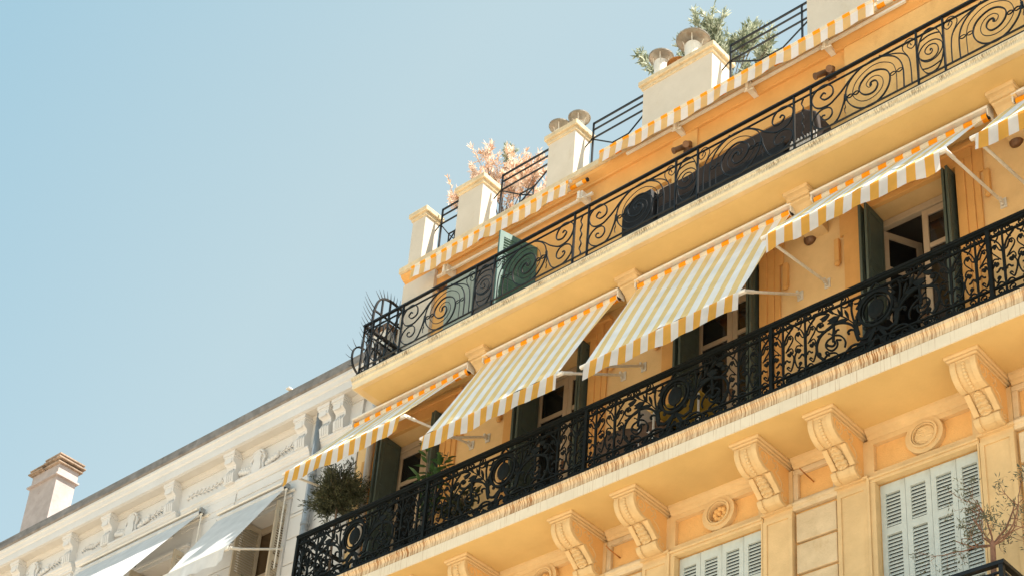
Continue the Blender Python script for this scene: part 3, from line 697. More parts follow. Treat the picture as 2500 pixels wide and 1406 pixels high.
# ================================================================== awnings
def cloth(name, grid, m, parent, width, v0=0.0, u0=0.0):
    """grid[j][i] of points; UV u runs over the width in metres so that the woven stripes follow the cloth"""
    nj, ni = len(grid), len(grid[0])
    me = bpy.data.meshes.new(name)
    me.from_pydata([p for r in grid for p in r], [], [(j*ni+i, j*ni+i+1, (j+1)*ni+i+1, (j+1)*ni+i) for j in range(nj-1) for i in range(ni-1)])
    uv = me.uv_layers.new(name='UVMap')
    for p in me.polygons:
        p.use_smooth = True
        for li, vi in zip(p.loop_indices, p.vertices): uv.data[li].uv = (u0+width*(vi % ni)/(ni-1), vi//ni/(nj-1))
    me.materials.append(m); o = bpy.data.objects.new(name, me); C.objects.link(o); o.parent = parent; return o
def awning(label, x0, x1, bx0, bx1, yb, zb, seed, group, yr=12.47, zr=15.02, hinge_z=14.08, stripe=True, hood=True, val=.235):
    rnd = random.Random(seed)
    t = thing('awning', label, 'awning', (x0, yr, zr), group)
    w_ = x1-x0; o = lambda x, y, z: (x-x0, y-yr, z-zr)
    ms, mv, mr = (M['stripe'], M['stripe_v'], M['stripe_r']) if stripe else (M['canvas'],)*3
    ph = [rnd.random()*6 for _ in range(6)]
    if hood:
        b = MB(); b.prism([(-.06, .075), (-.075, .055), (-.07, .035), (.07, .035), (.07, .12), (-.02, .12)], -.03, w_+.03, 'x')
        b.box(-.03, -.012, -.06, .07, -.05, .034); b.box(w_+.012, w_+.03, -.06, .07, -.05, .034)
        b.build('housing', M['white_metal'], t, bevel=.005)
    # fabric roll
    n = 14; g = []
    for k in range(n+1):
        a = 2*PI*k/n; g.append([(w_*i/30, .046*math.cos(a), -.030+.046*math.sin(a)) for i in range(31)])
    cloth('fabric_roll', g, mr, t, w_)
    MB().lathe([(.030, -.022), (.030, .004)], (0, 0, -.030), 12, 'x').build('end_cap', M['rubber'], t)
    MB().lathe([(.030, -.004), (.030, .022)], (w_, 0, -.030), 12, 'x').build('end_cap', M['rubber'], t)
    # canopy
    rip = 1.0 if stripe else .25
    g = []; NJ, NI = 26, 64
    for j in range(NJ+1):
        v = j/NJ; r = []
        for i in range(NI+1):
            u = i/NI; xa = x0+w_*u; xb = bx0+.05+(bx1-bx0-.10)*u
            x = xa+(xb-xa)*v; y = yr-.030+(yb-yr+.030)*v; z = zr-.065+(zb+.016-zr+.065)*v
            sag = -.006*math.sin(PI*v)*(.6+.4*math.sin(PI*u)) + rip*(.006*math.sin(u*23+ph[0]+v*2)*v*(1-v)*4 + .004*math.sin(u*47+ph[1]-v*3)*v + .006*math.sin(u*9+ph[2]+v*4)*v)
            r.append(o(x, y+sag*.8, z-sag*.7))
        g.append(r)
    cloth('canopy', g, ms, t, w_)
    # front bar
    b = MB()
    if stripe:
        b.prism([(-.022, -.012), (-.016, -.034), (.022, -.034), (.026, .0), (.012, .008), (-.014, .006)], bx0-x0-.02, bx1-x0+.02, 'x')
    else:
        b.prism([(-.02, -.035), (.02, -.035), (.02, .02), (-.02, .02)], bx0-x0, bx1-x0, 'x')
    fb_ = b.build('front_bar', M['white_metal'], t, bevel=.004); 
    for v in fb_.data.vertices: v.co.y += yb-yr; v.co.z += zb-zr
    # valance
    g = []; NI = 120; fl = .012
    for j in range(9):
        v = j/8; r = []
        for i in range(NI+1):
            u = i/NI; x = bx0+.05+(bx1-bx0-.10)*u
            wob = (math.sin(u*19+ph[2])*.5+math.sin(u*41+ph[3])*.3+math.sin(u*8+ph[4]))*fl*1.3*v
            h = val*(1+.05*math.sin(u*2*PI*4.1+ph[5]))
            r.append(o(x, yb-.024+wob-.01*v, zb-.006-h*v))
        g.append(r)
    cloth('valance', g, mv, t, bx1-bx0-.1, u0=.0)
    # arms
    for x in (bx0+.01, bx1-.01):
        b = MB()
        b.tube([o(x, 12.74, hinge_z), o(x, yb+.16, zb+(hinge_z-zb)*.14+.0)], .016, 8)
        b.tube([o(x, yb+.19, zb+(hinge_z-zb)*.17), o(x, yb+.03, zb+.01)], .022, 8)
        a = b.build('arm', M['white_metal'], t)
        q = MB(); q.box(x-x0-.035, x-x0+.035, 12.765-yr, W-.001-yr, hinge_z-.06-zr, hinge_z+.06-zr); q.box(x-x0-.012, x-x0+.012, 12.70-yr, 12.764-yr, hinge_z-.03-zr, hinge_z+.03-zr)
        q.ball((x-x0, 12.735-yr, hinge_z-.035-zr), .016, 5)
        q.build('bracket', M['white_metal'], a)
    return t
g4 = 'striped awnings over the lower balcony'
awning('yellow and white striped awning at the far left, above the round clipped olive tree', -14.97, -12.93, -15.20, -13.05, 11.59, 13.85, 1, g4)
awning('steep yellow and white striped awning second from the left, above the broad-leaved plant', -12.63, -10.52, -12.80, -10.64, 11.68, 13.47, 2, g4)
awning('steep yellow and white striped awning in the middle, its full canopy facing the viewer', -10.22, -8.11, -10.36, -8.20, 11.70, 13.44, 3, g4)
awning('flatter striped awning above the window with the half open casement', -7.80, -5.74, -7.875, -5.79, 11.57, 13.885, 4, g4)
awning('striped awning cut off by the right edge of the photo', -5.42, -3.32, -5.50, -3.38, 11.56, 13.86, 5, g4)
awning('striped awning further right along the lower balcony, beyond the photo', -2.98, -.88, -3.08, -.96, 11.6, 13.7, 6, g4)

# retracted awnings under the roof cornice
def retracted(label, x0, x1, rx1, zb, zt, seed, brk, dy=0):
    rnd = random.Random(seed); yb, yr = 12.50, 12.575
    t = thing('retracted_awning', label, 'awning', (x0, yb, zb), 'retracted awnings under the roof cornice')
    o = lambda x, y, z: (x-x0, y-yb, z-zb); w_ = x1-x0; ph = [rnd.random()*6 for _ in range(5)]
    n = 12; g = []
    zr = zb-.045
    for k in range(n+1):
        a = 2*PI*k/n; g.append([o(x0+.05+(rx1-x0-.05)*i/30, yr+.028*math.cos(a), zr+.028*math.sin(a)) for i in range(31)])
    cloth('fabric_roll', g, M['stripe_r'], t, rx1-x0)
    MB().lathe([(.028, 0), (.028, .02)], o(rx1, yr, zr), 12, 'x').build('end_cap', M['rubber'], t)
    g = [[o(x0+.03+(w_-.06)*i/40, yb+(yr-yb)*j/6, zb+.016+(zr+.028-zb-.016)*j/6-.012*math.sin(PI*j/6)) for i in range(41)] for j in range(7)]
    cloth('canopy', g, M['stripe'], t, w_)
    g = []
    NI = 200
    for j in range(9):
        v = j/8; r = []
        for i in range(NI+1):
            u = i/NI; x = x0+.03+(w_-.06)*u
            wob = (math.sin(u*31+ph[0])*.6+math.sin(u*67+ph[1])*.5+math.sin(u*12+ph[2]))*.014*v
            r.append(o(x, yb-.018+wob-.012*v, zb+.012-(.240*(1+.04*math.sin(u*44+ph[3])))*v))
        g.append(r)
    cloth('valance', g, M['stripe_p'], t, w_)
    g = [[o(x0+.03+(w_-.06)*i/40, yb-.016-.020*math.sin(PI*j/6), zb+.022-.062*j/6) for i in range(41)] for j in range(7)]
    cloth('fabric_sleeve', g, M['stripe_r'], t, w_)
    MB().prism([(-.014, -.02), (.02, -.02), (.02, .014), (-.010, .014)], 0, w_, 'x').build('front_bar', M['white_metal'], t)
    b = MB(); b.box(x0-x0+.35, rx1-x0+.02, .165-dy, .200-dy, zt-.05-zb, zt-.015-zb); 
    tb = b.build('torsion_bar', M['white_metal'], t, bevel=.004)
    for x in brk:
        q = MB(); q.box(x-x0-.035, x-x0+.035, .10, W-yb-.001, zt-.09-zb, zt+.02-zb); q.box(x-x0-.02, x-x0+.02, .06, .10, zt-.13-zb, zt-.01-zb)
        q.tube([o(x-.06, 12.60, zt-.10), o(x+.08, 12.60, zt-.12)], .012, 6)
        q.build('bracket', M['white_metal'], t, bevel=.005)
    return t
retracted('retracted striped awning hanging at the left end of the roof cornice', -14.30, -11.44, -11.24, 17.365, 17.20, 11, (-13.72, -11.36))
retracted('longest retracted striped awning, under the three widest roof piers', -10.99, -6.95, -6.68, 17.575, 17.485, 12, (-9.85, -8.78, -7.70), .06)
retracted('retracted striped awning beyond the right edge of the photo', -6.1, -1.9, -1.7, 17.575, 17.485, 13, (-5.0, -3.0), .06)

# ================================================================== wrought iron
BAY = [(0.014, [(0.181,0.579), (0.162,0.598), (0.135,0.581), (0.122,0.547), (0.168,0.494), (0.222,0.49), (0.269,0.515), (0.282,0.571), (0.264,0.637), (0.219,0.686), (0.157,0.709), (0.078,0.689), (0.022,0.632), (0.009,0.567), (0.027,0.491), (0.065,0.432), (0.126,0.394), (0.227,0.387), (0.312,0.433), (0.391,0.493), (0.469,0.571), (0.547,0.631), (0.625,0.682), (0.675,0.691)]), (0.014, [(0.166,0.266), (0.143,0.271), (0.127,0.249), (0.142,0.213), (0.183,0.188), (0.229,0.196), (0.26,0.24), (0.257,0.296), (0.233,0.336), (0.195,0.361), (0.126,0.367), (0.063,0.333), (0.027,0.283), (0.018,0.225), (0.044,0.16), (0.097,0.108), (0.165,0.076), (0.257,0.072), (0.327,0.119), (0.375,0.215), (0.412,0.326), (0.425,0.363)]), (0.014, [(0.425,0.363), (0.439,0.454), (0.468,0.536), (0.532,0.614), (0.617,0.669), (0.716,0.696), (0.821,0.701), (0.939,0.659), (1.039,0.582), (1.1,0.48), (1.127,0.368), (1.131,0.25), (1.128,0.075)]), (0.012, [(0.859,0.711), (0.968,0.66), (1.077,0.607), (1.154,0.543), (1.201,0.459), (1.217,0.346), (1.221,0.219), (1.221,0.078)]), (0.008, [(1.044,0.075), (1.048,0.285), (1.038,0.407), (1.006,0.5), (0.935,0.569), (0.848,0.613), (0.751,0.619), (0.652,0.583), (0.574,0.523), (0.53,0.442), (0.519,0.359), (0.543,0.281), (0.615,0.198), (0.703,0.164), (0.785,0.175), (0.854,0.221), (0.886,0.29), (0.882,0.364), (0.847,0.424), (0.797,0.457), (0.737,0.456), (0.691,0.413), (0.689,0.374), (0.717,0.335), (0.74,0.342)]), (0.014, [(0.737,0.348), (0.74,0.391), (0.779,0.398), (0.812,0.368), (0.822,0.312), (0.788,0.249), (0.729,0.235), (0.663,0.262), (0.612,0.325), (0.6,0.398), (0.633,0.468), (0.702,0.523), (0.785,0.536), (0.873,0.503), (0.937,0.445), (0.969,0.362), (0.966,0.275), (0.933,0.189), (0.871,0.117), (0.781,0.071), (0.685,0.07), (0.59,0.111), (0.503,0.2), (0.453,0.294), (0.442,0.371)]), (0.03, [(0.43,0.414), (0.425,0.363), (0.422,0.32)]), (0.006, [(0.424,0.319), (0.416,0.279), (0.427,0.232), (0.412,0.201), (0.421,0.142)]), (0.03, [(0.738,0.375), (0.739,0.347)]), (0.01, [(1.237,0.627), (1.218,0.668), (1.194,0.649), (1.198,0.612), (1.239,0.574), (1.274,0.597), (1.285,0.654), (1.247,0.716), (1.195,0.726), (1.146,0.681), (1.137,0.609), (1.189,0.498)]), (0.007, [(0.444,0.356), (0.454,0.364), (0.464,0.371), (0.473,0.376), (0.483,0.377), (0.493,0.375), (0.503,0.37), (0.512,0.363), (0.522,0.354), (0.532,0.346), (0.542,0.339), (0.551,0.334), (0.561,0.332), (0.571,0.333), (0.581,0.338), (0.59,0.345), (0.6,0.353)]), (0.007, [(0.444,0.356), (0.454,0.347), (0.464,0.34), (0.473,0.335), (0.483,0.333), (0.493,0.335), (0.503,0.339), (0.512,0.346), (0.522,0.354), (0.532,0.363), (0.542,0.37), (0.551,0.374), (0.561,0.376), (0.571,0.374), (0.581,0.369), (0.59,0.362), (0.6,0.353)]), (0.007, [(0.966,0.355), (0.976,0.364), (0.986,0.371), (0.996,0.376), (1.006,0.378), (1.016,0.377), (1.026,0.372), (1.036,0.365), (1.047,0.357), (1.057,0.349), (1.067,0.342), (1.077,0.337), (1.087,0.336), (1.097,0.338), (1.107,0.343), (1.117,0.35), (1.127,0.359)]), (0.007, [(0.966,0.355), (0.976,0.347), (0.986,0.34), (0.996,0.335), (1.006,0.334), (1.016,0.336), (1.026,0.341), (1.036,0.348), (1.047,0.357), (1.057,0.366), (1.067,0.373), (1.077,0.378), (1.087,0.38), (1.097,0.379), (1.107,0.374), (1.117,0.367), (1.127,0.359)])]
OVAL = [(0.01, [(0.208,0.694), (0.242,0.657), (0.271,0.592), (0.294,0.505), (0.305,0.409), (0.302,0.328), (0.282,0.223), (0.249,0.14), (0.199,0.09), (0.119,0.091), (0.07,0.149), (0.037,0.235), (0.021,0.334), (0.011,0.429), (0.01,0.49), (0.023,0.559), (0.054,0.641), (0.101,0.706), (0.155,0.721), (0.208,0.694)]), (0.01, [(0.271,0.595), (0.211,0.62), (0.135,0.629), (0.042,0.601)]), (0.01, [(0.278,0.194), (0.185,0.169), (0.109,0.171), (0.047,0.194)]), (0.011, [(0.153,0.408), (0.152,0.426), (0.171,0.417), (0.174,0.382), (0.148,0.358), (0.116,0.37), (0.092,0.406), (0.097,0.451), (0.136,0.484), (0.184,0.48), (0.22,0.454), (0.241,0.409), (0.24,0.345), (0.211,0.299), (0.153,0.278), (0.088,0.297), (0.038,0.344), (0.019,0.394), (0.025,0.451), (0.071,0.515), (0.14,0.542), (0.21,0.531), (0.26,0.489), (0.29,0.436), (0.291,0.371), (0.259,0.309), (0.2,0.265), (0.133,0.259), (0.082,0.282), (0.037,0.332)])]
MED = [(0.03, [(-0.657,0.244), (-0.68,0.3), (-0.683,0.378), (-0.662,0.445), (-0.623,0.493), (-0.556,0.528), (-0.508,0.547), (-0.46,0.555), (-0.4,0.541), (-0.33,0.503), (-0.276,0.452), (-0.245,0.402)]), (0.018, [(-0.628,0.603), (-0.606,0.601), (-0.606,0.624), (-0.627,0.644), (-0.658,0.639), (-0.678,0.612), (-0.676,0.58), (-0.655,0.55), (-0.603,0.526), (-0.547,0.519), (-0.499,0.537)]), (0.032, [(-0.635,0.607), (-0.623,0.601)]), (0.016, [(-0.248,0.454), (-0.32,0.549), (-0.388,0.618), (-0.457,0.676), (-0.522,0.739)]), (0.032, [(-0.484,0.556), (-0.481,0.488), (-0.488,0.425), (-0.49,0.344)]), (0.02, [(-0.474,0.418), (-0.418,0.391), (-0.373,0.336), (-0.352,0.276), (-0.363,0.22)]), (0.02, [(-0.507,0.403), (-0.55,0.393), (-0.577,0.354), (-0.571,0.306), (-0.534,0.259), (-0.492,0.244), (-0.454,0.267), (-0.444,0.313), (-0.454,0.351), (-0.429,0.341), (-0.401,0.329)]), (0.026, [(-0.561,0.332), (-0.533,0.314), (-0.5,0.296), (-0.474,0.312), (-0.476,0.343)]), (0.018, [(-0.573,0.231), (-0.582,0.25), (-0.563,0.256), (-0.544,0.23), (-0.548,0.194)]), (0.02, [(-0.388,0.778), (-0.388,0.7), (-0.383,0.626)]), (0.016, [(-0.3,0.735), (-0.315,0.711), (-0.352,0.709), (-0.38,0.728)]), (0.024, [(-0.267,0.719), (-0.275,0.646), (-0.268,0.576), (-0.252,0.496), (-0.237,0.449)]), (0.022, [(-0.312,0.363), (-0.323,0.38), (-0.308,0.401), (-0.278,0.397), (-0.242,0.37)]), (0.05, [(-0.23,0.456), (-0.233,0.371), (-0.219,0.289), (-0.201,0.23)]), (0.014, [(-0.608,0.527), (-0.633,0.498), (-0.676,0.492)]), (0.014, [(-0.506,0.438), (-0.529,0.464), (-0.548,0.471)]), (0.016, [(-0.464,0.444), (-0.449,0.468), (-0.421,0.467)]), (0.04, [(-0.657,0.259), (-0.644,0.223), (-0.612,0.183)])]
LYRE = [(0.018, [(0.114,0.779), (0.123,0.744), (0.089,0.711), (0.046,0.66), (0.018,0.593), (0.004,0.52)]), (0.014, [(0.079,0.622), (0.092,0.608), (0.1,0.624), (0.084,0.649), (0.063,0.624), (0.045,0.579), (0.021,0.565)]), (0.014, [(0.073,0.645), (0.101,0.652), (0.126,0.614), (0.116,0.569), (0.08,0.521), (0.048,0.477), (0.033,0.459)]), (0.014, [(0.059,0.472), (0.102,0.489), (0.125,0.454), (0.122,0.419), (0.101,0.443)]), (0.026, [(0.072,0.419), (0.084,0.399), (0.099,0.451)]), (0.016, [(0.1,0.43), (0.13,0.382), (0.136,0.333), (0.12,0.262), (0.094,0.21), (0.068,0.236), (0.05,0.258), (0.068,0.269), (0.083,0.248)]), (0.014, [(0.019,0.782), (0.042,0.756), (0.059,0.714), (0.09,0.683)]), (0.022, [(0.021,0.339), (0.045,0.36), (0.07,0.333), (0.092,0.329)])]
LEAVES = [[(-0.523,0.706), (-0.543,0.677), (-0.577,0.651), (-0.615,0.649), (-0.619,0.677), (-0.638,0.691), (-0.604,0.703), (-0.561,0.711)], [(-0.411,0.629), (-0.431,0.597), (-0.46,0.57), (-0.484,0.561), (-0.517,0.582), (-0.554,0.594), (-0.525,0.609), (-0.553,0.635), (-0.51,0.646), (-0.472,0.653)], [(-0.549,0.799), (-0.512,0.765), (-0.489,0.728), (-0.466,0.686), (-0.495,0.695), (-0.527,0.726)], [(-0.432,0.737), (-0.405,0.693), (-0.387,0.648), (-0.393,0.62), (-0.415,0.652), (-0.428,0.694)], [(-0.348,0.681), (-0.326,0.65), (-0.311,0.607), (-0.306,0.543), (-0.328,0.574), (-0.35,0.636)], [(-0.701,0.791), (-0.655,0.785), (-0.579,0.75), (-0.532,0.718), (-0.589,0.732), (-0.656,0.754)], [(-0.47,0.549), (-0.436,0.579), (-0.384,0.578), (-0.324,0.557), (-0.325,0.536), (-0.376,0.535), (-0.423,0.537)]]
YR0, YR1 = 12.024, 12.040
up_r = wthing('balcony_railing', 'black iron railing of the upper balcony with large open spirals', 'railing', (-8, 12.03, 15.35))
ZB = 15.4
b = MB(); b.box(-14.56, XR, 12.012, 12.052, 16.18, 16.203); part_ = b.build('handrail', M['iron'], up_r)
for z0, z1 in ((16.083, 16.095), (15.469, 15.481), (15.394, 15.408)): MB().box(-14.55, XR, 12.022, 12.043, z0, z1).build('rail_bar', M['iron'], up_r)
def motif(curves, name, m, parent, mirror=0.0, y0=YR0, y1=YR1, leaves=(), smooth=3):
    b = MB(); k = 0
    for w_, c in curves:
        pts = [(-u if mirror else u, v) for u, v in c]
        dy = .0015*(k % 5); k += 1
        b.ribbon(spline(pts, smooth), w_*1.0, y0+dy*.8, y1-dy*.8)
        if w_ >= .010 and len(c) > 5:      # hammered end knob
            b.ball((pts[0][0], (y0+y1)/2, pts[0][1]), w_*.85, 4, (1, .8, 1))
    for l in leaves:
        pl = [(-u if mirror else u, v) for u, v in l]
        if mirror: pl = pl[::-1]
        b.prism(pl, y0+.001*(k % 4), y1-.002, 'y'); k += 1
    return b.build(name, m, parent)
def place(o, x, z):
    o.location = (x, 0, z); return o
def pcopy(src, x, z, sx=1):
    q = src.copy(); C.objects.link(q); q.location = (x, 0, z); q.scale.x = sx; return q
posts = [-14.54]
bayL = ovalP = wavy = post = thin = None
def wavy_bar(a=.012):
    b = MB(); pts = [(a*math.sin(k*.9), .075+k*.0205) for k in range(31)]
    b.ribbon(pts, .012, YR0, YR1); return b
def post_mb():
    b = MB(); b.box(-.009, .009, 12.018, 12.046, -.05, .77); return b
first = True
k0 = -2
BASE = -7.554; PER = 3.130
def put(kind, x, sx=1):
    global bayL, ovalP, wavy, post, thin
    if kind == 'bay':
        if bayL is None: bayL = place(motif(BAY, 'scroll_panel', M['iron'], up_r), x, ZB); return
        pcopy(bayL, x, ZB, sx)
    elif kind == 'oval':
        if ovalP is None: ovalP = place(motif(OVAL, 'oval_panel', M['iron'], up_r), x, ZB); return
        pcopy(ovalP, x, ZB)
    elif kind == 'wavy':
        if wavy is None: wavy = place(wavy_bar().build('wavy_bar', M['iron'], up_r), x, ZB); return
        pcopy(wavy, x, ZB)
    elif kind == 'post':
        if post is None: post = place(post_mb().build('post', M['iron'], up_r), x, ZB); return
        pcopy(post, x, ZB)
put('bay', BASE)
for k in range(-2, 4):
    b0 = BASE + PER*k
    for x in (b0, b0+1.299, b0+1.609, b0+2.91): 
        if -14.4 < x < XR: put('post', x)
    if k != 0 and b0 > -14.2 and b0+1.3 < XR: put('bay', b0)
    if b0+1.299 > -14.3 and b0+1.6 < XR: put('oval', b0+1.299)
    if b0+2.908 < XR and b0+1.61 > -14.4: put('bay', b0+2.908, -1)
    if b0+3.02 < XR: put('wavy', b0+3.02)
# short end bay at the left corner
put('post', -14.376); put('post', -14.54); put('wavy', -14.46)
eb = MB()
for c in (spline([(.10, .60), (.14, .64), (.20, .62), (.22, .55), (.17, .47), (.08, .44), (.02, .50), (.02, .60), (.09, .68), (.20, .70)], 4), spline([(.12, .20), (.17, .24), (.22, .20), (.22, .13), (.14, .09), (.06, .13), (.03, .22), (.10, .34), (.22, .38)], 4), spline([(.25, .40), (.40, .52), (.50, .66), (.57, .70)], 4), spline([(.28, .08), (.36, .25), (.38, .42), (.30, .58), (.32, .68)], 4), spline([(.56, .09), (.45, .25), (.42, .4), (.50, .52)], 4)):
    eb.ribbon(c, .012, YR0, YR1)
place(eb.build('scroll_panel', M['iron'], up_r), -14.376, ZB)
# return side of the railing towards the wall (a plane of constant x)
rt = MB(); PX = lambda u, v, y: (-14.545+(y-12.03), u, v)
rt.box(-14.57, -14.515, 12.03, W, 16.175, 16.205); rt.box(-14.555, -14.53, 12.03, W, 16.08, 16.096); rt.box(-14.555, -14.53, 12.03, W, 15.467, 15.482); rt.box(-14.56, -14.525, 12.03, W, 15.392, 15.41)
for y in (12.25, 12.42, 12.60): rt.box(-14.552, -14.534, y, y+.012, 15.41, 16.08)
for c in (spline([(12.08, 15.5), (12.16, 15.7), (12.12, 15.9), (12.2, 16.05), (12.26, 15.95)], 4), spline([(12.35, 15.5), (12.45, 15.62), (12.52, 15.8), (12.44, 15.95), (12.35, 15.85), (12.42, 15.75)], 4)):
    rt.ribbon(c, .010, 12.02, 12.04, P=PX)
rt.build('side_railing', M['iron'], up_r)

# ---- spiked guard between the neighbouring balconies (plane of constant x)
sg = wthing('spiked_guard', 'arched iron guard bristling with curved spikes at the balcony end', 'guard', (-14.6, 12.5, 15.35))
GX = -14.60
arch = spline([(12.17, 15.36), (12.185, 16.0), (12.19, 16.39), (12.20, 16.60), (12.25, 16.78), (12.34, 16.88), (12.47, 16.92), (12.60, 16.915), (12.76, 16.90)], 5)
b = MB(); b.ribbon(arch, .026, GX-.015, GX+.015, P=lambda u, v, y: (y, u, v)); b.build('arch_bar', M['iron'], sg)
b = MB()
for y, zt in ((12.33, 16.86), (12.47, 16.90), (12.62, 16.90)): b.box(GX-.012, GX+.012, y-.011, y+.011, 15.36, zt)
for z in (16.60, 15.98, 15.62): b.box(GX-.011, GX+.011, 12.19, W, z-.011, z+.011)
b.build('grille_bar', M['iron'], sg)
b = MB()
def spike(y, z, ang, L=.21, droop=.9):
    P = []; a = ang
    for k in range(6):
        t = k/5; P.append((GX, y+math.cos(a)*L*t, z+math.sin(a)*L*t + droop*.07*t*t))
    b.tube(P, .0075, 4, r1=.0015)
for k in range(9):
    spike(12.19, 15.98+k*.082, PI-.25-.03*k)
for i in range(22, len(arch)-1, 2):
    dy, dz = arch[i+1][0]-arch[i-1][0], arch[i+1][1]-arch[i-1][1]; spike(arch[i][0], arch[i][1], math.atan2(dy, -dz) if False else math.atan2(dz, dy)+PI/2, .13, .2)
b.build('spike', M['iron'], sg); sg.children[-1]['kind'] = 'stuff'
b = MB(); half = spline([(12.10, 15.42), (11.98, 15.50), (11.93, 15.62), (11.94, 15.76), (12.02, 15.86), (12.12, 15.88)], 5)
b.ribbon(half, .02, GX-.012, GX+.012, P=lambda u, v, y: (y, u, v))
for i in range(2, len(half)-2, 4):
    dy, dz = half[i+1][0]-half[i-1][0], half[i+1][1]-half[i-1][1]; a = math.atan2(dz, dy)+PI/2
    b.tube([(GX, half[i][0], half[i][1]), (GX, half[i][0]+.06*math.cos(a), half[i][1]+.06*math.sin(a)), (GX, half[i][0]+.12*math.cos(a), half[i][1]+.12*math.sin(a)+.02)], .006, 4, r1=.0015)
b.build('lower_hoop', M['iron'], sg)

# ---- lower balcony railing
lo_r = wthing('balcony_railing', 'black iron railing of the lower balcony crowded with foliage scrolls and medallions', 'railing', (-8, 12.03, 12.25))
LX0 = -15.28
b = MB(); b.box(LX0, XR, 12.0, 12.065, 13.12, 13.15); b.box(LX0, XR, 12.01, 12.055, 13.095, 13.12)
b.build('handrail', M['iron_green'], lo_r)
for z0, z1, d in ((13.005, 13.02, 0), (12.395, 12.41, 0), (12.262, 12.305, .013)): MB().box(LX0, XR, 12.018-d, 12.045+d, z0, z1).build('rail_bar', M['iron_green'], lo_r)
def frieze(w0, w1, z0, z1, b, flip=1):
    h = z1-z0; n = max(1, round((w1-w0)/.118)); st = (w1-w0)/n
    for k in range(n):
        cx = w0+st*(k+.5); s = 1 if k % 2 else -1
        pts = []
        for j in range(14):
            a = PI*.5+s*j*.52; r = h*.44*(1-j/19)
            pts.append((cx+r*math.cos(a)*1.05, (z0+z1)/2+r*math.sin(a)*flip))
        b.ribbon(pts, .010, YR0, YR1); b.ball((pts[-1][0], 12.032, pts[-1][1]), .009, 4)
        b.ribbon(spline([(cx-s*st*.1, (z0+z1)/2+flip*h*.45), (cx-s*st*.42, (z0+z1)/2+flip*h*.2), (cx-s*st*.5, z0 if flip > 0 else z1)], 3), .010, YR0+.002, YR1-.002)
medp = None; lyp = None; lpost = None; frz = None; medal = None; tub = None
def med_half(b, sx):
    k = 0
    for w_, c in MED:
        b.ribbon(spline([(u*sx, v) for u, v in c], 3), w_*.80, YR0-.001+.0008*(k % 4), YR1+.001-.0008*(k % 4)); k += 1
        b.ball((c[0][0]*sx, 12.03, c[0][1]), w_*.7, 4)
    for l in LEAVES:
        pl = [(u*sx, v) for u, v in l]
        if sx < 0: pl = pl[::-1]
        b.prism(pl, YR0-.006+.0012*(k % 5), YR1-.002, 'y'); k += 1
    # lower foliage of the bay
    for c, w_ in (([(-.62, .16), (-.55, .22), (-.47, .20), (-.44, .15), (-.49, .13)], .016), ([(-.42, .05), (-.36, .14), (-.28, .20), (-.18, .18), (-.14, .12), (-.20, .09)], .020), ([(-.66, .05), (-.62, .11), (-.56, .13), (-.50, .10)], .014),
                  ([(-.30, .05), (-.25, .09), (-.20, .06)], .014), ([(-.12, .04), (-.05, .12), (0, .20)], .026), ([(-.20, .25), (-.12, .22), (-.05, .27), (0, .25)], .030), ([(-.22, .62), (-.15, .70), (-.06, .74), (0, .73)], .018),
                  ([(-.30, .70), (-.24, .76), (-.17, .74), (-.19, .69), (-.24, .70)], .014), ([(-.06, .76), (-.04, .80), (0, .84)], .022), ([(-.20, .30), (-.22, .40), (-.215, .52), (-.18, .60)], .030)):
        b.ribbon(spline([(u*sx, v) for u, v in c], 3), w_*.86, YR0-.002, YR1+.001)
for i, cx in enumerate([MC-.04+PITCH*k for k in range(-3, 5)]):
    x_ = cx
    if cx > XR-.7: continue
    if medp is None:
        b = MB(); med_half(b, 1); b2 = MB(); med_half(b2, -1); b.add(b2.v, b2.f)
        frieze(-.70, .70, .055, .145, b, -1); frieze(-.70, -.30, .765, .845, b); frieze(.30, .70, .765, .845, b)
        medp = place(b.build('scroll_panel', M['iron_green'], lo_r), x_, 12.25)
        b = MB(); 
        for (r, t, y0, y1) in ((.185, .030, 12.012, 12.050), (.145, .012, 12.016, 12.044)):
            n = 36; vs = []
            for k in range(n):
                a = 2*PI*k/n
                for rr, yy in ((r-t/2, y1), (r-t/2, y0), (r+t/2, y0), (r+t/2, y1)): vs.append((rr*math.cos(a), yy, .525+rr*1.08*math.sin(a)))
            b.add(vs, [(4*k+j, 4*k+(j+1) % 4, 4*((k+1) % n)+(j+1) % 4, 4*((k+1) % n)+j) for k in range(n) for j in range(4)])
        for k in range(14):
            a = 2*PI*k/14
            if abs(math.sin(a)) < .8: b.ball((.212*math.cos(a), 12.03, .525+.228*math.sin(a)), .024, 5, (1, .6, 1))
        b.ball((0, 12.03, .525), .108, 8, (.86, .28, 1.1)); b.box(-.01, .01, 12.02, 12.04, .63, .70); b.box(-.01, .01, 12.02, 12.04, .34, .42)
        b.ribbon(spline([(0, .34), (-.05, .24), (-.09, .16), (-.06, .10)], 3), .04, YR0, YR1); b.ribbon(spline([(0, .34), (.05, .24), (.09, .16), (.06, .10)], 3), .04, YR0+.001, YR1-.001)
        medal = place(b.build('medallion', M['iron_green'], lo_r), x_, 12.25)
    else:
        for s_ in (medp, medal): pcopy(s_, x_, 12.25)
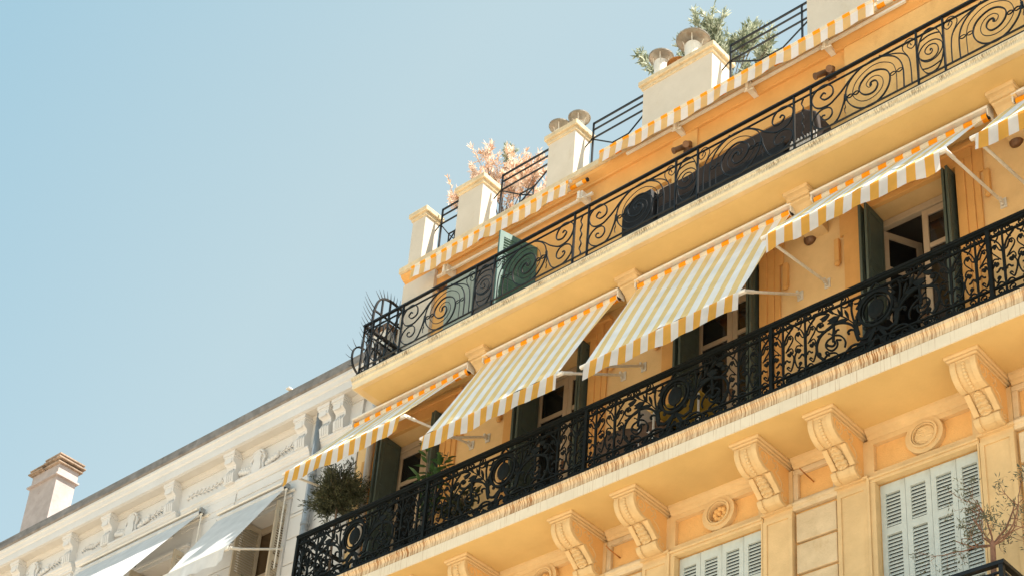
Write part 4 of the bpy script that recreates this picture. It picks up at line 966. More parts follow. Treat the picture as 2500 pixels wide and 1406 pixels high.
for i, px in enumerate([MC-.04-PITCH/2+PITCH*k for k in range(-2, 5)]):
    if px > XR-.6: continue
    if lpost is None:
        b = MB(); b.box(-.020, .020, 12.008, 12.052, .05, .87); b.box(-.032, .032, 12.0, 12.06, .02, .07)
        lpost = place(b.build('post', M['iron_green'], lo_r), px, 12.25)
        b = MB()
        for xo in (.14, .405):
            b.box(xo-.008, xo+.008, YR0-.001, YR1+.001, .05, .85)
            for (z0, z1, w_) in ((.30, .55, .024), (.20, .30, .018)): b.box(xo-w_/2, xo+w_/2, YR0-.004, YR1+.003, z0, z1)
            for sx in (-1, 1):
                k = 0
                for w_, c in LYRE:
                    b.ribbon(spline([(xo+u*sx*.94, v) for u, v in c], 3), w_*.80, YR0+.001*(k % 4), YR1-.001*(k % 4)); b.ball((xo+c[0][0]*sx*.94, 12.03, c[0][1]), w_*.75, 4); k += 1
                b.ribbon(spline([(xo, .16), (xo+sx*.05, .20), (xo+sx*.09, .17), (xo+sx*.07, .155)], 3), .012, YR0, YR1)
        frieze(.02, .52, .055, .145, b, -1); frieze(.02, .52, .765, .845, b)
        lyp = place(b.build('lyre_panel', M['iron_green'], lo_r), px, 12.25)
        pcopy(lyp, px, 12.25, -1)
    elif px > -14.9:
        pcopy(lpost, px, 12.25); pcopy(lyp, px, 12.25); pcopy(lyp, px, 12.25, -1)
pcopy(lyp, LX0, 12.25); pcopy(lpost, LX0+.02, 12.25)
# return side at the left end: same scrolls in a plane of constant x
b = MB(); b.box(LX0-.0, LX0+.06, 12.066, W, 13.12, 13.15); b.box(LX0+.015, LX0+.045, 12.046, W, 13.005, 13.02); b.box(LX0+.015, LX0+.045, 12.046, W, 12.395, 12.41); b.box(LX0+.01, LX0+.05, 12.061, W, 12.262, 12.305)
for yc in (12.22, 12.50):
    b.box(LX0+.02, LX0+.04, yc-.008, yc+.008, 12.4, 13.01)
    for sx in (-1, 1):
        for w_, c in LYRE: b.ribbon(spline([(yc+u*sx, 12.25+v) for u, v in c], 3), w_, LX0+.018, LX0+.042, P=lambda u, v, y: (y, u, v))
b.build('side_railing', M['iron_green'], lo_r)

# ---- small balcony at the lower right: slab and railing
bs = MB().box(-8.1, -5.72, 11.98, 12.83, 8.50, 8.72).box(-8.12, -5.70, 11.96, 12.83, 8.722, 8.77)
part('balcony_slab', bs, M['slab_lo'])
sr = wthing('balcony_railing', 'black iron balconet railing in the bottom right corner, below the bare olive tree', 'railing', (-6.9, 12.0, 8.77))
b = MB(); b.box(-8.06, -5.735, 11.975, 12.03, 9.475, 9.512); b.box(-5.79, -5.735, 12.031, 12.83, 9.475, 9.512); b.build('handrail', M['iron'], sr)
for x0 in (-5.79, -8.06): MB().box(x0, x0+.04, 11.98, 12.025, 8.78, 9.475).build('post', M['iron'], sr)
b = MB(); b.box(-8.02, -5.79, 11.99, 12.015, 9.40, 9.415); b.box(-8.02, -5.79, 11.99, 12.015, 8.80, 8.83); b.box(-5.775, -5.75, 12.025, 12.83, 9.40, 9.415); b.box(-5.775, -5.75, 12.025, 12.83, 8.80, 8.83); b.build('rail_bar', M['iron'], sr)
b = MB()
for k in range(8):
    cx = -7.88+k*.29
    for sx in (-1, 1):
        for w_, c in LYRE: b.ribbon(spline([(cx+u*sx, 8.70+v*.86) for u, v in c], 3), w_, 11.992, 12.013)
    b.box(cx-.008, cx+.008, 11.99, 12.015, 8.83, 9.40)
for k in range(3):
    yc = 12.16+k*.27
    for sx in (-1, 1):
        for w_, c in LYRE: b.ribbon(spline([(yc+u*sx, 8.70+v*.86) for u, v in c], 3), w_, -5.773, -5.752, P=lambda u, v, y: (y, u, v))
b.build('scroll_panel', M['iron'], sr)

# ---- roof terrace railings between the piers
rg = 'iron railings between the roof piers'
def roof_rail(label, x0, x1, xs):
    t = wthing('roof_railing', label, 'railing', ((x0+x1)/2, 12.95, 17.61), rg)
    b = MB()
    for z, h in ((18.745, .022), (18.63, .014), (18.48, .014)): MB().box(x0, x1, 12.94, 12.962, z, z+h).build('rail_bar', M['iron'], t)
    for xp in ([x0, x1-.018]+([xs] if xs else [])): MB().box(xp, xp+.018, 12.938, 12.964, 17.61, 18.745).build('post', M['iron'], t)
    b = MB(); L = x1-x0; cx = (x0+x1)/2
    h = min(.42, .6*L)
    for c in ([(x0, 18.48), (cx-.20*L*.6, 18.20), (cx+.2*L*.6, 18.05), (x1, 17.70)], [(x1, 18.48), (cx+.20*L*.6, 18.20), (cx-.2*L*.6, 18.05), (x0, 17.70)]):
        b.ribbon(c, .014, 12.943, 12.959)
    q = .12*L
    b.ribbon([(cx-q, 18.21), (cx+q, 18.21)], .012, 12.941, 12.961); b.ribbon([(cx-q, 18.04), (cx+q, 18.04)], .012, 12.941, 12.961); b.ribbon([(cx-q, 18.03), (cx-q, 18.22)], .012, 12.942, 12.960); b.ribbon([(cx+q, 18.03), (cx+q, 18.22)], .012, 12.942, 12.960)
    b.build('cross_brace', M['iron'], t)
    MB().tube([(x0-.13, 12.95, 18.40), (x0, 12.95, 18.49)], .010, 6).build('wall_tie', M['iron'], t)
    return t
roof_rail('shortest roof railing, between the leftmost pier and the pier with the dry shrub', -14.30, -13.80, 0)
roof_rail('roof railing in front of the dry pinkish shrub', -13.15, -12.15, 0)
roof_rail('roof railing between the twin-cowled pier and the widest pier', -11.52, -10.55, 0)
roof_rail('long roof railing right of the three flues, in front of the oleander', -9.30, -8.06, -8.24)
roof_rail('roof railing beyond the right edge of the photo', -6.8, -5.65, 0)

# flues on the piers
for x, y, r, z0, z1, pp, m in ((-12.03, 12.85, .155, 18.70, 18.84, .065, 'steel'), (-11.76, 12.93, .155, 18.70, 18.90, .065, 'steel')):
    cowl(P3, x, y, r, z0, z1, pp, M[m], M['white_metal'])
cowl(P4, -10.36, 12.90, .17, 18.70, 19.10, .09, M['steel'], M['white_metal'])
cowl(P4, -10.12, 12.97, .16, 18.70, 18.86, .085, M['rust'], M['white_metal'])
cowl(P4, -9.86, 12.92, .225, 18.70, 19.10, .105, M['steel'], M['white_metal'])

# ================================================================== cream building on the left
cb = wthing('apartment_building', 'cream building on the left with bracketed cornice, plaster garlands and a grey roof edge', 'building', (-22, 16, 0))
LW = 12.76; LXR = -15.235; LXL = -34
def lp(name, mb, m, parent=None, **k): return mb.build(name, m, parent or cb, **k)
wx = [(-17.40, -16.52), (-19.85, -18.75), (-21.9, -20.8), (-24.0, -22.9), (-26.3, -25.2)]
b = MB(); wall_grid(b, LXL, LXR, 12.1, 15.9, LW, 13.1, [(a, e, 12.6, 14.48) for a, e in wx])
b.box(LXL, LXR, LW, 13.1, 0, 12.1)
lp('facade_wall', b, M['white_wall'])
b = MB().box(LXR+.001, -14.75, 12.80, 13.1, 15.0, 15.9); b.box(LXL, -14.75, 13.1, 19, 15.6, 16.1); b.box(LXL, LXL+.2, 13.1, 19, 0, 15.6); b.box(LXL+.2, LXR, 18.9, 19, 0, 15.6); lp('gable_wall', b, M['white_wall'])
b = MB(); b.box(LXL+.3, LXR-.1, 15.5, 15.6, 10, 15.5)
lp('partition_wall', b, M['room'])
CY = 12.53
b = MB(); b.prism([(CY, 15.90), (CY, 15.806), (LW+.1, 15.806), (LW+.1, 16.10), (CY-.03, 16.10), (CY-.03, 16.06), (CY-.01, 16.045), (CY+.0, 15.98), (CY+.02, 15.965), (CY+.02, 15.915)], LXL, -14.76, 'x')
lp('cornice', b, M['white_wall'])
b = MB().box(LXL, -14.76, CY+.05, LW, 15.80, 15.8055); b.prism([(LW-.06, 15.80), (LW-.055, 15.77), (LW-.02, 15.745), (LW-.015, 15.72), (LW, 15.72), (LW, 15.80)], LXL, -14.76, 'x')
lp('cornice_soffit', b, M['white_soffit'])
b = MB(); b.prism([(CY-.05, 16.13), (CY-.03, 16.105), (CY+.1, 16.105), (13.4, 16.105), (13.4, 16.30), (CY+.02, 16.285), (CY-.045, 16.27)], LXL, -14.72, 'x')
lp('gutter', b, M['zinc'])
b = MB(); b.add([(LXL, 13.4, 16.29), (-14.76, 13.4, 16.29), (-14.76, 16, 16.75), (LXL, 16, 16.75), (LXL, 19, 16.1), (-14.76, 19, 16.1), (LXL, 13.4, 16.1), (-14.76, 13.4, 16.1)], [(0, 1, 2, 3), (3, 2, 5, 4), (0, 3, 4, 6), (1, 7, 5, 2), (6, 4, 5, 7), (0, 6, 7, 1)])
lp('roof', b, M['tile'])
# brackets
kp2 = None
def bracket_mesh():
    b = MB(); b.prism([(-.165, 0), (-.165, -.17), (-.10, -.22), (-.09, -.28), (-.13, -.36), (-.11, -.51), (0, -.51), (0, 0)][::1], -.10, .10, 'x')
    b.box(-.125, .125, -.185, 0, -.06, 0); b.box(-.112, .112, -.172, 0, -.09, -.061)
    b.box(-.06, .06, -.172, -.164, -.20, -.115)
    for x in (-.045, 0, .045): b.prism([(-.098, -.27), (-.139, -.36), (-.121, -.49), (-.10, -.49), (-.10, -.27)], x-.012, x+.012, 'x')
    return b
for xr in (-15.47, -15.76, -16.25, -17.76, -19.14, -20.69, -21.70, -23.13, -24.6, -25.6, -27.1, -28.6):
    if kp2 is None: kp2 = bracket_mesh().build('bracket', M['white_wall'], cb, bevel=.006); q = kp2
    else: q = kp2.copy(); C.objects.link(q)
    q.location = (xr-.10, LW, 15.80)
# frieze ledge in lengths, stepping forward under the brackets
segs = [(-15.98, -15.30, .07), (-17.72, -16.18, .07), (-19.0, -17.721, .035), (-20.72, -19.08, .07), (-21.60, -20.721, .035), (-23.3, -21.66, .07), (-24.5, -23.301, .035), (-27.2, -24.55, .07), (LXL, -27.201, .035)]
for a, e, d in segs:
    b = MB()
    b.prism([(LW-d-.03, 15.29), (LW-d-.03, 15.26), (LW-d-.01, 15.245), (LW-d, 15.21), (LW-d+.02, 15.19), (LW-d+.022, 15.15), (LW, 15.13), (LW, 15.29)], a, e, 'x')
    b.box(a+.03, e-.03, LW-d*.55, LW, 14.98, 15.129); b.box(a+.05, e-.05, LW-d*.35, LW, 14.88, 14.98)
    lp('frieze_ledge', b, M['white_wall'], bevel=.004)
# plaster cartouches and garlands
def cartouche(cx):
    b = MB(); o = spline([(-.10, .0), (-.13, .12), (-.09, .25), (-.12, .34), (0, .42), (.12, .34), (.09, .25), (.13, .12), (.10, .0), (0, -.09), (-.10, .0)], 3)
    b.prism([(cx+x*1.1, 15.27+z) for x, z in o[:-1]], LW-.045, LW, 'y')
    b.prism([(cx+x*.75, 15.30+z*.85) for x, z in o[:-1]], LW-.075, LW-.046, 'y')
    b.tube([(cx+.11*math.cos(a/8*PI), LW-.06, 15.60+.07*math.sin(a/8*PI)) for a in range(9)], .022, 6)
    for sx in (-1, 1): b.tube([(cx+sx*.10, LW-.05, 15.60), (cx+sx*.15, LW-.05, 15.52), (cx+sx*.11, LW-.05, 15.44), (cx+sx*.14, LW-.05, 15.34), (cx+sx*.05, LW-.05, 15.22)], .02, 6)
    lp('cartouche', b, M['white_wall'], bevel=0)
    g = MB(); rnd = random.Random(int(cx*7))
    for sx in (-1, 1):
        for k in range(11):
            t = k/10; x = cx+sx*(.20+t*.62); z = 15.40+.05*math.sin(t*2.2)+.07*t
            if t < .35: g.ball((x, LW-.03, z), .045, 6, (1, .8, 1)); g.ball((x+.02, LW-.025, z+.05), .03, 5)
            else:
                for s2 in (-1, 1):
                    a = s2*(.9-.3*t); 
                    g.prism([(x+sx*dx, z+dz) for dx, dz in ((0, 0), (.03*math.cos(a)+.01, .03*math.sin(a)-.015), (.10*math.cos(a), .09*math.sin(a)), (.03*math.cos(a)-.01, .03*math.sin(a)+.02))][::(1 if sx > 0 else -1)], LW-.028-.006*(k % 2), LW, 'y')
        g.tube([(cx+sx*(.18+.68*t/6), LW-.012, 15.40+.05*math.sin(t/6*2.2)+.07*t/6) for t in range(7)], .012, 5)
    lp('garland', g, M['white_wall'])
for cx in (-17.32, -20.24, -22.82, -25.9): cartouche(cx)
for (x0, x1, z) in ((-18.95, -17.95, 15.47), (-21.55, -20.98, 15.47)):
    g = MB(); n = 12
    for k in range(n):
        t = k/(n-1); x = x0+(x1-x0)*t; zz = z+.02*math.sin(t*9)
        for s2 in (-1, 1):
            a = s2*.8; g.prism([(x+dx, zz+dz) for dx, dz in ((0, 0), (.03*math.cos(a)+.012, .03*math.sin(a)-.012), (.085*math.cos(a), .075*math.sin(a)), (.03*math.cos(a)-.012, .03*math.sin(a)+.015))], LW-.022-.004*(k % 2), LW, 'y')
    g.tube([(x0+(x1-x0)*k/12, LW-.008, z+.02*math.sin(k*.75)) for k in range(13)], .012, 5)
    lp('garland', g, M['white_wall'])
# wall pilasters, rustication lines and windows
for x0, x1 in ((-16.42, -16.06), (-18.62, -17.52), (-20.70, -19.97), (-22.8, -22.0), (-25.1, -24.1)):
    b = MB()
    for z0, z1 in ((14.27, 14.86), (13.86, 14.255), (13.45, 13.845), (13.04, 13.435), (12.5, 13.025)):
        b.box(x0, x1, LW-.03, LW, z0, z1)
    b.box(x0+.02, x1-.02, LW-.045, LW-.031, 14.20, 14.24)
    lp('rusticated_pier', b, M['white_wall'], bevel=.008)
for a, e in wx:
    b = MB()
    b.box(a-.07, a, LW-.035, LW, 12.5, 14.55); b.box(e, e+.07, LW-.035, LW, 12.5, 14.55); b.box(a, e, LW-.035, LW, 14.482, 14.55); b.box(a-.09, e+.09, LW-.06, LW, 14.552, 14.60)
    b.box(a-.1, e+.1, LW-.08, LW+.02, 12.50, 12.598)
    lp('window_surround', b, M['white_wall'], bevel=.004)
M['louvre_c'] = mat('cream_shutter_paint', (.52, .45, .34, 1), .6, var=.08, vscale=10)
cs = None
for a, e in wx:
    y = 13.0; f = MB(); f.box(a, e, y-.03, y+.03, 14.38, 14.478); f.box(a, a+.05, y-.03, y+.03, 12.6, 14.38); f.box(e-.05, e, y-.03, y+.03, 12.6, 14.38); c_ = (a+e)/2
    f.box(c_-.03, c_+.03, y-.025, y+.025, 12.6, 13.60); f.box(a+.05, e-.05, y-.028, y+.028, 13.60, 13.70)
    wn = lp('window', f, M['frame'], bevel=.004); MB().box(a+.05, e-.05, y+.0, y+.006, 12.6, 13.60).box(a+.05, e-.05, y+.0, y+.006, 13.70, 14.38).build('pane', M['glass_b'], wn)
    for x, an in ((a+.05, 88), (e-.02, 92)):
        if cs is None: cs = shutter_leaf(.42, 1.84, [(-.08, -.85), (-.93, -1.75)], pitch=.04, t=.03, fr=.05).build('shutter', M['louvre_c'], cb); q = cs
        else: q = cs.copy(); C.objects.link(q)
        q.location = (x, 12.56, 14.46); q.rotation_euler = (0, 0, R_(an))
# chimney
b = MB().box(-24.52, -23.71, 13.23, 13.62, 16.2, 18.06); b.box(-24.60, -23.71, 13.22, 13.63, 16.2, 16.75)
ch = lp('chimney', b, M['pinkgrey'])
b = MB(); b.box(-24.56, -23.66, 13.18, 13.66, 18.03, 18.06); b.box(-24.49, -23.70, 13.22, 13.63, 18.061, 18.27); b.build('chimney_band', M['pinkgrey'], ch)
b = MB()
for z, d in ((18.272, .05), (18.345, .08), (18.42, .06)):
    b.box(-24.50-d*.6, -24.13, 13.22-d, 13.63+d, z-.06*(z > 18.3), z+.028-.06*(z > 18.3)); b.box(-24.10, -23.70+d, 13.22-d, 13.63+d, z, z+.032)
b.box(-24.08, -23.72, 13.24, 13.62, 18.304, 18.344); b.box(-24.08, -23.72, 13.24, 13.62, 18.378, 18.419)
b.box(-24.47, -24.13, 13.24, 13.62, 18.30, 18.36)
b.build('chimney_cap_tile', M['tile'], ch, bevel=.006)
# vents on the roof edge
b = MB(); b.box(-16.60, -16.53, 12.45, 12.60, 16.30, 16.32); b.box(-16.60, -16.57, 12.55, 12.60, 16.22, 16.30)
lp('gutter_bracket', b, M['white_metal'])
b = MB(); b.box(-15.02, -14.76, 12.60, 12.86, 16.305, 16.62)
fx = lp('flue_box', b, M['white_metal']); MB().box(-15.05, -14.73, 12.57, 12.89, 16.62, 16.70).build('flue_lid', M['brass'], fx)
# drainpipe in the corner
dp = wthing('drainpipe', 'grey galvanised drainpipe beside the round clipped tree, between the two buildings', 'drainpipe', (-15.98, 12.68, 12))
b = MB(); b.lathe([(.055, 10.5), (.055, 15.79)], (-15.99, 12.665, 0), 14); b.build('pipe', M['galv'], dp, smooth=True)
for z in (12.9, 13.9, 14.7): MB().lathe([(.064, z), (.064, z+.04)], (-15.99, 12.665, 0), 14).build('pipe_clamp', M['galv'], dp)
dp2 = wthing('drainpipe', 'cream drainpipe under the left end of the upper balcony slab', 'drainpipe', (-14.95, 12.74, 12))
MB().lathe([(.05, 12.3), (.05, 15.75)], (-14.90, 12.70, 0), 12).build('pipe', M['white_wall'], dp2, smooth=True)
for z in (14.1, 15.35): MB().lathe([(.06, z), (.06, z+.04)], (-14.90, 12.70, 0), 12).build('pipe_clamp', M['white_wall'], dp2)

# canvas awnings of the cream building
gw = 'plain white awnings on the cream building'
def canvas_awning(label, x0, x1, yr, zr, yb, zb, hz, seed, rod):
    t = awning(label, x0, x1, x0+.06, x1-.0, yb, zb, seed, gw, yr=yr, zr=zr, hinge_z=hz, stripe=False, hood=False, val=.20)
    b = MB(); 
    for x in (x1+.01,):
        b.tube([(x-x0, 0, 0), (x-x0, .0, rod)], .011, 6); b.ball((x-x0, 0, rod*.45), .018, 5); b.ball((x-x0, 0, -.05), .022, 5)
    b.build('guide_rod', M['white_metal'], t)
    b = MB(); b.box(x1-x0-.0, x1-x0+.03, -.04, .05, -.03, .04); b.ball((x1-x0+.03, -.03, .03), .018, 6); b.build('crank_gear', M['galv'], t)
    b = MB(); b.prism([(-.05, .055), (.12, .09), (.12, .07), (-.04, .035)], -.02, x1-x0-.05, 'x'); b.box(0, x1-x0+.1, .06, .09, -.06, -.03); b.build('mounting_rail', M['white_metal'], t)
canvas_awning('plain white awning nearest the striped ones, with a guide rod at its right', -17.88, -16.46, 12.62, 14.69, 11.845, 13.315, 13.74, 21, -1.32)
canvas_awning('larger plain white awning at the bottom left edge, on the cream building', -21.30, -18.40, 12.66, 15.02, 11.40, 13.10, 13.72, 22, -1.3)

# ================================================================== plants
def leaf_quads(mb, p, d, L, wd, rnd):
    d = d.normalized(); s = d.cross(Vector((rnd.uniform(-1, 1), rnd.uniform(-1, 1), rnd.uniform(-1, 1))))
    if s.length < 1e-3: return
    s.normalize(); nrm = d.cross(s); m_ = p + d*L*.5 + nrm*L*.08
    mb.add([p, m_+s*wd/2, p+d*L-nrm*L*.05, m_-s*wd/2], [(0, 1, 2), (0, 2, 3)])
def olive_ball(label, cx, cy, base, cz, rx, rz, n, mleaf, seed, trunk_r=.02, L=.075):
    rnd = random.Random(seed); t = wthing('olive_tree', label, 'tree', (cx, cy, base))
    b = MB(); b.tube([(cx+.02, cy, base), (cx-.01, cy, (base+cz)/2), (cx, cy, cz-rz*.2)], trunk_r, 8, r1=trunk_r*.7)
    tips = []
    for k in range(70):
        a = rnd.random()*2*PI; e = math.asin(rnd.uniform(-.75, 1)); r = rnd.uniform(.62, 1.0)
        lump = 1+.20*math.sin(3*a+seed)*math.cos(2*e)+.12*math.sin(5*a+1.3)
        q = Vector((cx+rx*r*lump*math.cos(a)*math.cos(e), cy+rx*.9*r*lump*math.sin(a)*math.cos(e), cz+rz*r*lump*math.sin(e)))
        s0 = Vector((cx, cy, cz-rz*.4)); mid = s0.lerp(q, .5)+Vector((rnd.uniform(-.04, .04), rnd.uniform(-.04, .04), .02))
        b.tube([s0, mid, q], trunk_r*.28, 4, r1=.0018, cap=False); tips.append((mid, q))
    b.build('trunk', M['bark'], t)
    f = MB()
    per = n//len(tips)
    for mid, q in tips:
        ax = (q-mid)
        for k in range(per):
            s_ = rnd.uniform(-.35, 1.25); p = mid+ax*s_+Vector([rnd.gauss(0, .035) for _ in range(3)])
            d = ax.normalized()*.8+Vector([rnd.gauss(0, .6) for _ in range(3)])
            leaf_quads(f, p, d, L*rnd.uniform(.6, 1.2), L*.2, rnd)
    f.build('foliage', mleaf, t); return t
def pot(t, cx, cy, z0, r, h, m):
    b = MB(); b.lathe([(r*.72, 0), (r*.95, h*.85), (r*1.06, h*.86), (r*1.06, h), (r*.92, h), (r*.88, h*.9), (.01, h*.9)], (cx, cy, z0), 20); return b
t = olive_ball('round clipped olive tree on a thin stem at the left end of the lower balcony', -15.02, 12.38, 12.55, 13.86, .40, .40, 7000, M['leaf_dark'], 5, L=.075)
p_ = tag(pot(None, -15.0, 12.38, 12.251, .19, .34, M['planter']).build('plant_pot', M['planter']), 'dark plant pot under the round clipped olive tree', 'pot')
# broad leaved plant
def broad(label, cx, cy, z0, z1, sp_, n, L, seed, m):
    rnd = random.Random(seed); t = wthing('potted_plant', label, 'plant', (cx, cy, z0)); b = MB(); f = MB()
    for k in range(n):
        a = rnd.random()*2*PI; r = sp_*rnd.random()**.6; top = Vector((cx+r*math.cos(a), cy+r*.6*math.sin(a), z0+(z1-z0)*rnd.uniform(.55, 1)))
        s0 = Vector((cx+rnd.uniform(-.05, .05), cy+rnd.uniform(-.05, .05), z0)); mid = s0.lerp(top, .5)+Vector((0, 0, .06))
        b.tube([s0, mid, top], .009, 5, r1=.004, cap=False)
        for j in range(13):
            tt = rnd.uniform(.35, 1.0); p = s0.lerp(top, tt) + Vector((0, 0, .05*math.sin(PI*tt)))
            a2 = rnd.random()*2*PI; d = Vector((math.cos(a2), math.sin(a2), rnd.uniform(-.1, .9))).normalized()
            s = d.cross(Vector((0, 0, 1))).normalized(); nn = s.cross(d); l = L*rnd.uniform(.6, 1.1); wv = l*.16
            pts = [p, p+d*l*.3+s*wv+nn*l*.02, p+d*l*.65+s*wv*.9-nn*l*.01, p+d*l-nn*l*.12, p+d*l*.65-s*wv*.9-nn*l*.01, p+d*l*.3-s*wv+nn*l*.02, p+d*l*.35-nn*l*.03, p+d*l*.65-nn*l*.06]
            f.add(pts, [(0, 1, 6), (1, 2, 7, 6), (2, 3, 7), (0, 6, 5), (6, 7, 4, 5), (7, 3, 4)])
    b.build('stem', M['bark'], t); f.build('foliage', m, t, smooth=True)
broad('broad-leaved green plant rising above the railing beside the leftmost window', -13.24, 12.33, 12.55, 13.88, .26, 13, .17, 3, M['leaf_big'])
tag(pot(None, -13.24, 12.33, 12.251, .2, .34, None).build('plant_pot', M['planter']), 'dark pot of the broad-leaved plant behind the iron scrolls', 'pot')
broad('low dark green plant behind the iron scrolls, right of the broad-leaved one', -12.75, 12.36, 12.50, 13.1, .30, 16, .14, 9, M['leaf_dark'])
tag(MB().prism([(12.22, 12.251), (12.52, 12.251), (12.55, 12.55), (12.19, 12.55)], -13.0, -12.45, 'x').build('planter_box', M['planter'], None, bevel=.01), 'dark planter box holding the low dark green plant', 'planter')
# small plant in the cream building's window
broad('thin grey-green plant at the bottom left, in front of the window of the cream building', -17.0, 12.45, 12.75, 13.30, .22, 12, .085, 14, M['leaf_grey'])
tag(pot(None, -17.0, 12.45, 12.5, .12, .26, None).build('plant_pot', M['terra']), 'terracotta pot on the window ledge of the cream building', 'pot')
tag(MB().box(-17.45, -16.45, 12.30, LW-.081, 12.46, 12.50).build('window_ledge', M['white_wall']), 'white stone ledge under the window of the cream building', 'ledge')

# roof shrubs
def shrub(label, pts, base, m, mtop, seed, n, L, kinds=()):
    """pts: crown clumps (x, y, z, r, which)"""
    rnd = random.Random(seed); t = wthing('potted_shrub', label, 'shrub', base); b = MB(); f = [MB(), MB()]
    for (x, y, z, r, k) in pts:
        q = Vector((x, y, z)); s0 = Vector(base)+Vector((rnd.uniform(-.12, .12), rnd.uniform(-.08, .08), 0)); mid = s0.lerp(q, .55)+Vector((rnd.uniform(-.08, .08), 0, -.02))
        b.tube([s0, mid, q], .012, 5, r1=.004, cap=False)
        for j in range(7):
            e = q+Vector([rnd.gauss(0, r*.55) for _ in range(3)])+Vector((0, 0, r*.4)); st = mid.lerp(q, rnd.uniform(.4, 1)); b.tube([st, e], .004, 4, r1=.0015, cap=False)
            for i in range(int(n*r)):
                s_ = rnd.uniform(.25, 1.1); p = st.lerp(e, s_); d = (e-st).normalized()*.7+Vector([rnd.gauss(0, .55) for _ in range(3)])+Vector((0, 0, .2))
                leaf_quads(f[k], p, d, L*rnd.uniform(.6, 1.2), L*.21, rnd)
    b.build('stem', M['bark'], t); f[0].build('foliage', m, t)
    if f[1].v: f[1].build('green_shoot', mtop, t)
    return t
rnd = random.Random(4)
cl = []
# dry shrub: pixel outline of the crown turned into clumps at 13.4 m depth
for (x, z, r) in ((-14.55, 19.35, .13), (-14.30, 19.20, .14), (-14.12, 19.62, .16), (-14.05, 19.30, .18), (-13.85, 19.75, .16), (-13.80, 19.40, .2), (-13.62, 19.55, .2), (-13.55, 19.15, .22), (-13.35, 19.42, .2), (-13.28, 19.05, .22), (-13.10, 19.25, .2), (-13.02, 18.85, .2), (-12.85, 19.02, .18), (-13.9, 19.05, .2), (-13.6, 18.85, .22), (-13.2, 18.65, .2), (-12.75, 18.7, .16), (-14.3, 19.0, .14), (-13.4, 18.5, .18)):
    cl.append((x-.0, 13.4+rnd.uniform(-.15, .25), z, r, 0))
for (x, z, r) in ((-13.55, 19.80, .10),): cl.append((x, 13.45, z, r, 1))
shrub('dry pinkish oleander shrub with a few green tips on the roof terrace', cl, (-13.5, 13.45, 18.0), M['leaf_dry'], M['leaf_ole'], 31, 290, .095)
cl = []
for (x, z, r) in ((-11.10, 20.35, .14), (-10.92, 20.12, .14), (-10.66, 19.95, .14), (-10.55, 20.2, .16), (-10.40, 20.45, .18), (-10.22, 20.55, .16), (-10.10, 20.35, .2), (-10.32, 20.1, .22), (-10.45, 19.75, .2), (-10.05, 20.0, .22), (-9.88, 20.22, .18), (-9.8, 19.9, .2), (-9.95, 19.6, .2), (-10.25, 19.55, .2), (-10.6, 19.5, .18), (-9.60, 19.75, .16), (-9.45, 19.55, .16), (-9.42, 20.0, .13), (-9.40, 19.82, .12), (-9.3, 19.3, .16), (-9.55, 19.2, .18), (-9.5, 18.85, .18), (-9.3, 18.65, .2), (-9.05, 18.75, .16), (-9.15, 19.1, .14), (-9.0, 19.2, .10), (-9.7, 19.4, .18)):
    cl.append((x, 13.5+rnd.uniform(-.15, .25), 18.0+(z-18.0)*.885, r*.8, 0))
shrub('grey-green oleander growing above the widest roof pier', cl, (-9.9, 13.55, 17.8), M['leaf_ole'], M['leaf_ole'], 33, 300, .11)
for nm, x, lb in (('planter_box', -13.5, 'stone planter of the dry shrub on the roof terrace'), ('planter_box', -9.9, 'stone planter of the oleander on the roof terrace')):
    b = MB(); b.prism([(13.25, 17.611), (13.7, 17.611), (13.74, 18.05), (13.21, 18.05)], x-.5, x+.5, 'x'); b.box(x-.54, x+.54, 13.18, 13.77, 18.05, 18.09)
    tag(b.build(nm, M['cream'], None, bevel=.01), lb, 'planter')

# bare olive tree in the lower right corner
def bare_tree():
    rnd = random.Random(12); t = wthing('olive_tree', 'sparse olive tree with bare twisting branches in the bottom right corner', 'tree', (-5.95, 12.2, 8.77))
    b = MB(); f = MB()
    b.tube([(-5.97, 12.2, 8.95), (-5.95, 12.2, 9.4), (-5.935, 12.2, 9.70), (-5.93, 12.2, 9.86)], .030, 10, r1=.022)
    top = Vector((-5.93, 12.2, 9.85))
    def leaves(p, d, n):
        for _ in range(n):
            leaf_quads(f, p+Vector([rnd.gauss(0, .018) for _ in range(3)]), d*.6+Vector([rnd.gauss(0, .6) for _ in range(3)]), .05*rnd.uniform(.6, 1.2), .011, rnd)
    def grow(p, d, L, r, lvl):
        n = 5; P = [p]; dd = d.normalized()
        for k in range(n):
            dd = (dd+Vector([rnd.gauss(0, .20) for _ in range(3)])+Vector((0, 0, .03))).normalized(); P.append(P[-1]+dd*L/n)
        b.tube(P, r, 6 if lvl < 2 else 4, r1=r*.55, cap=False)
        if lvl < 3:
            for k in range(3 if lvl < 2 else 2):
                i = rnd.randint(2, n); s = (dd+Vector([rnd.gauss(0, .75) for _ in range(3)])).normalized(); grow(P[i], s, L*rnd.uniform(.45, .7), r*.5, lvl+1)
            if rnd.random() < .5: leaves(P[-1], dd, 4)
        else:
            leaves(P[-1], dd, rnd.randint(1, 6)); leaves(P[3], dd, 1)
    for tgt, r in (((-6.42, 12.12, 10.05), .013), ((-6.25, 12.2, 10.32), .012), ((-5.95, 12.25, 10.45), .013), ((-5.65, 12.15, 10.45), .015), ((-5.45, 12.2, 10.12), .014), ((-6.35, 12.1, 9.85), .010), ((-5.6, 12.3, 9.92), .012), ((-6.12, 12.0, 10.2), .010)):
        d = Vector(tgt)-top; grow(top+Vector((0, 0, -.03)), d, d.length*.75, r*.72, 0)
    b.build('trunk', M['bark_r'], t); f.build('foliage', M['leaf_grey'], t)
bare_tree()
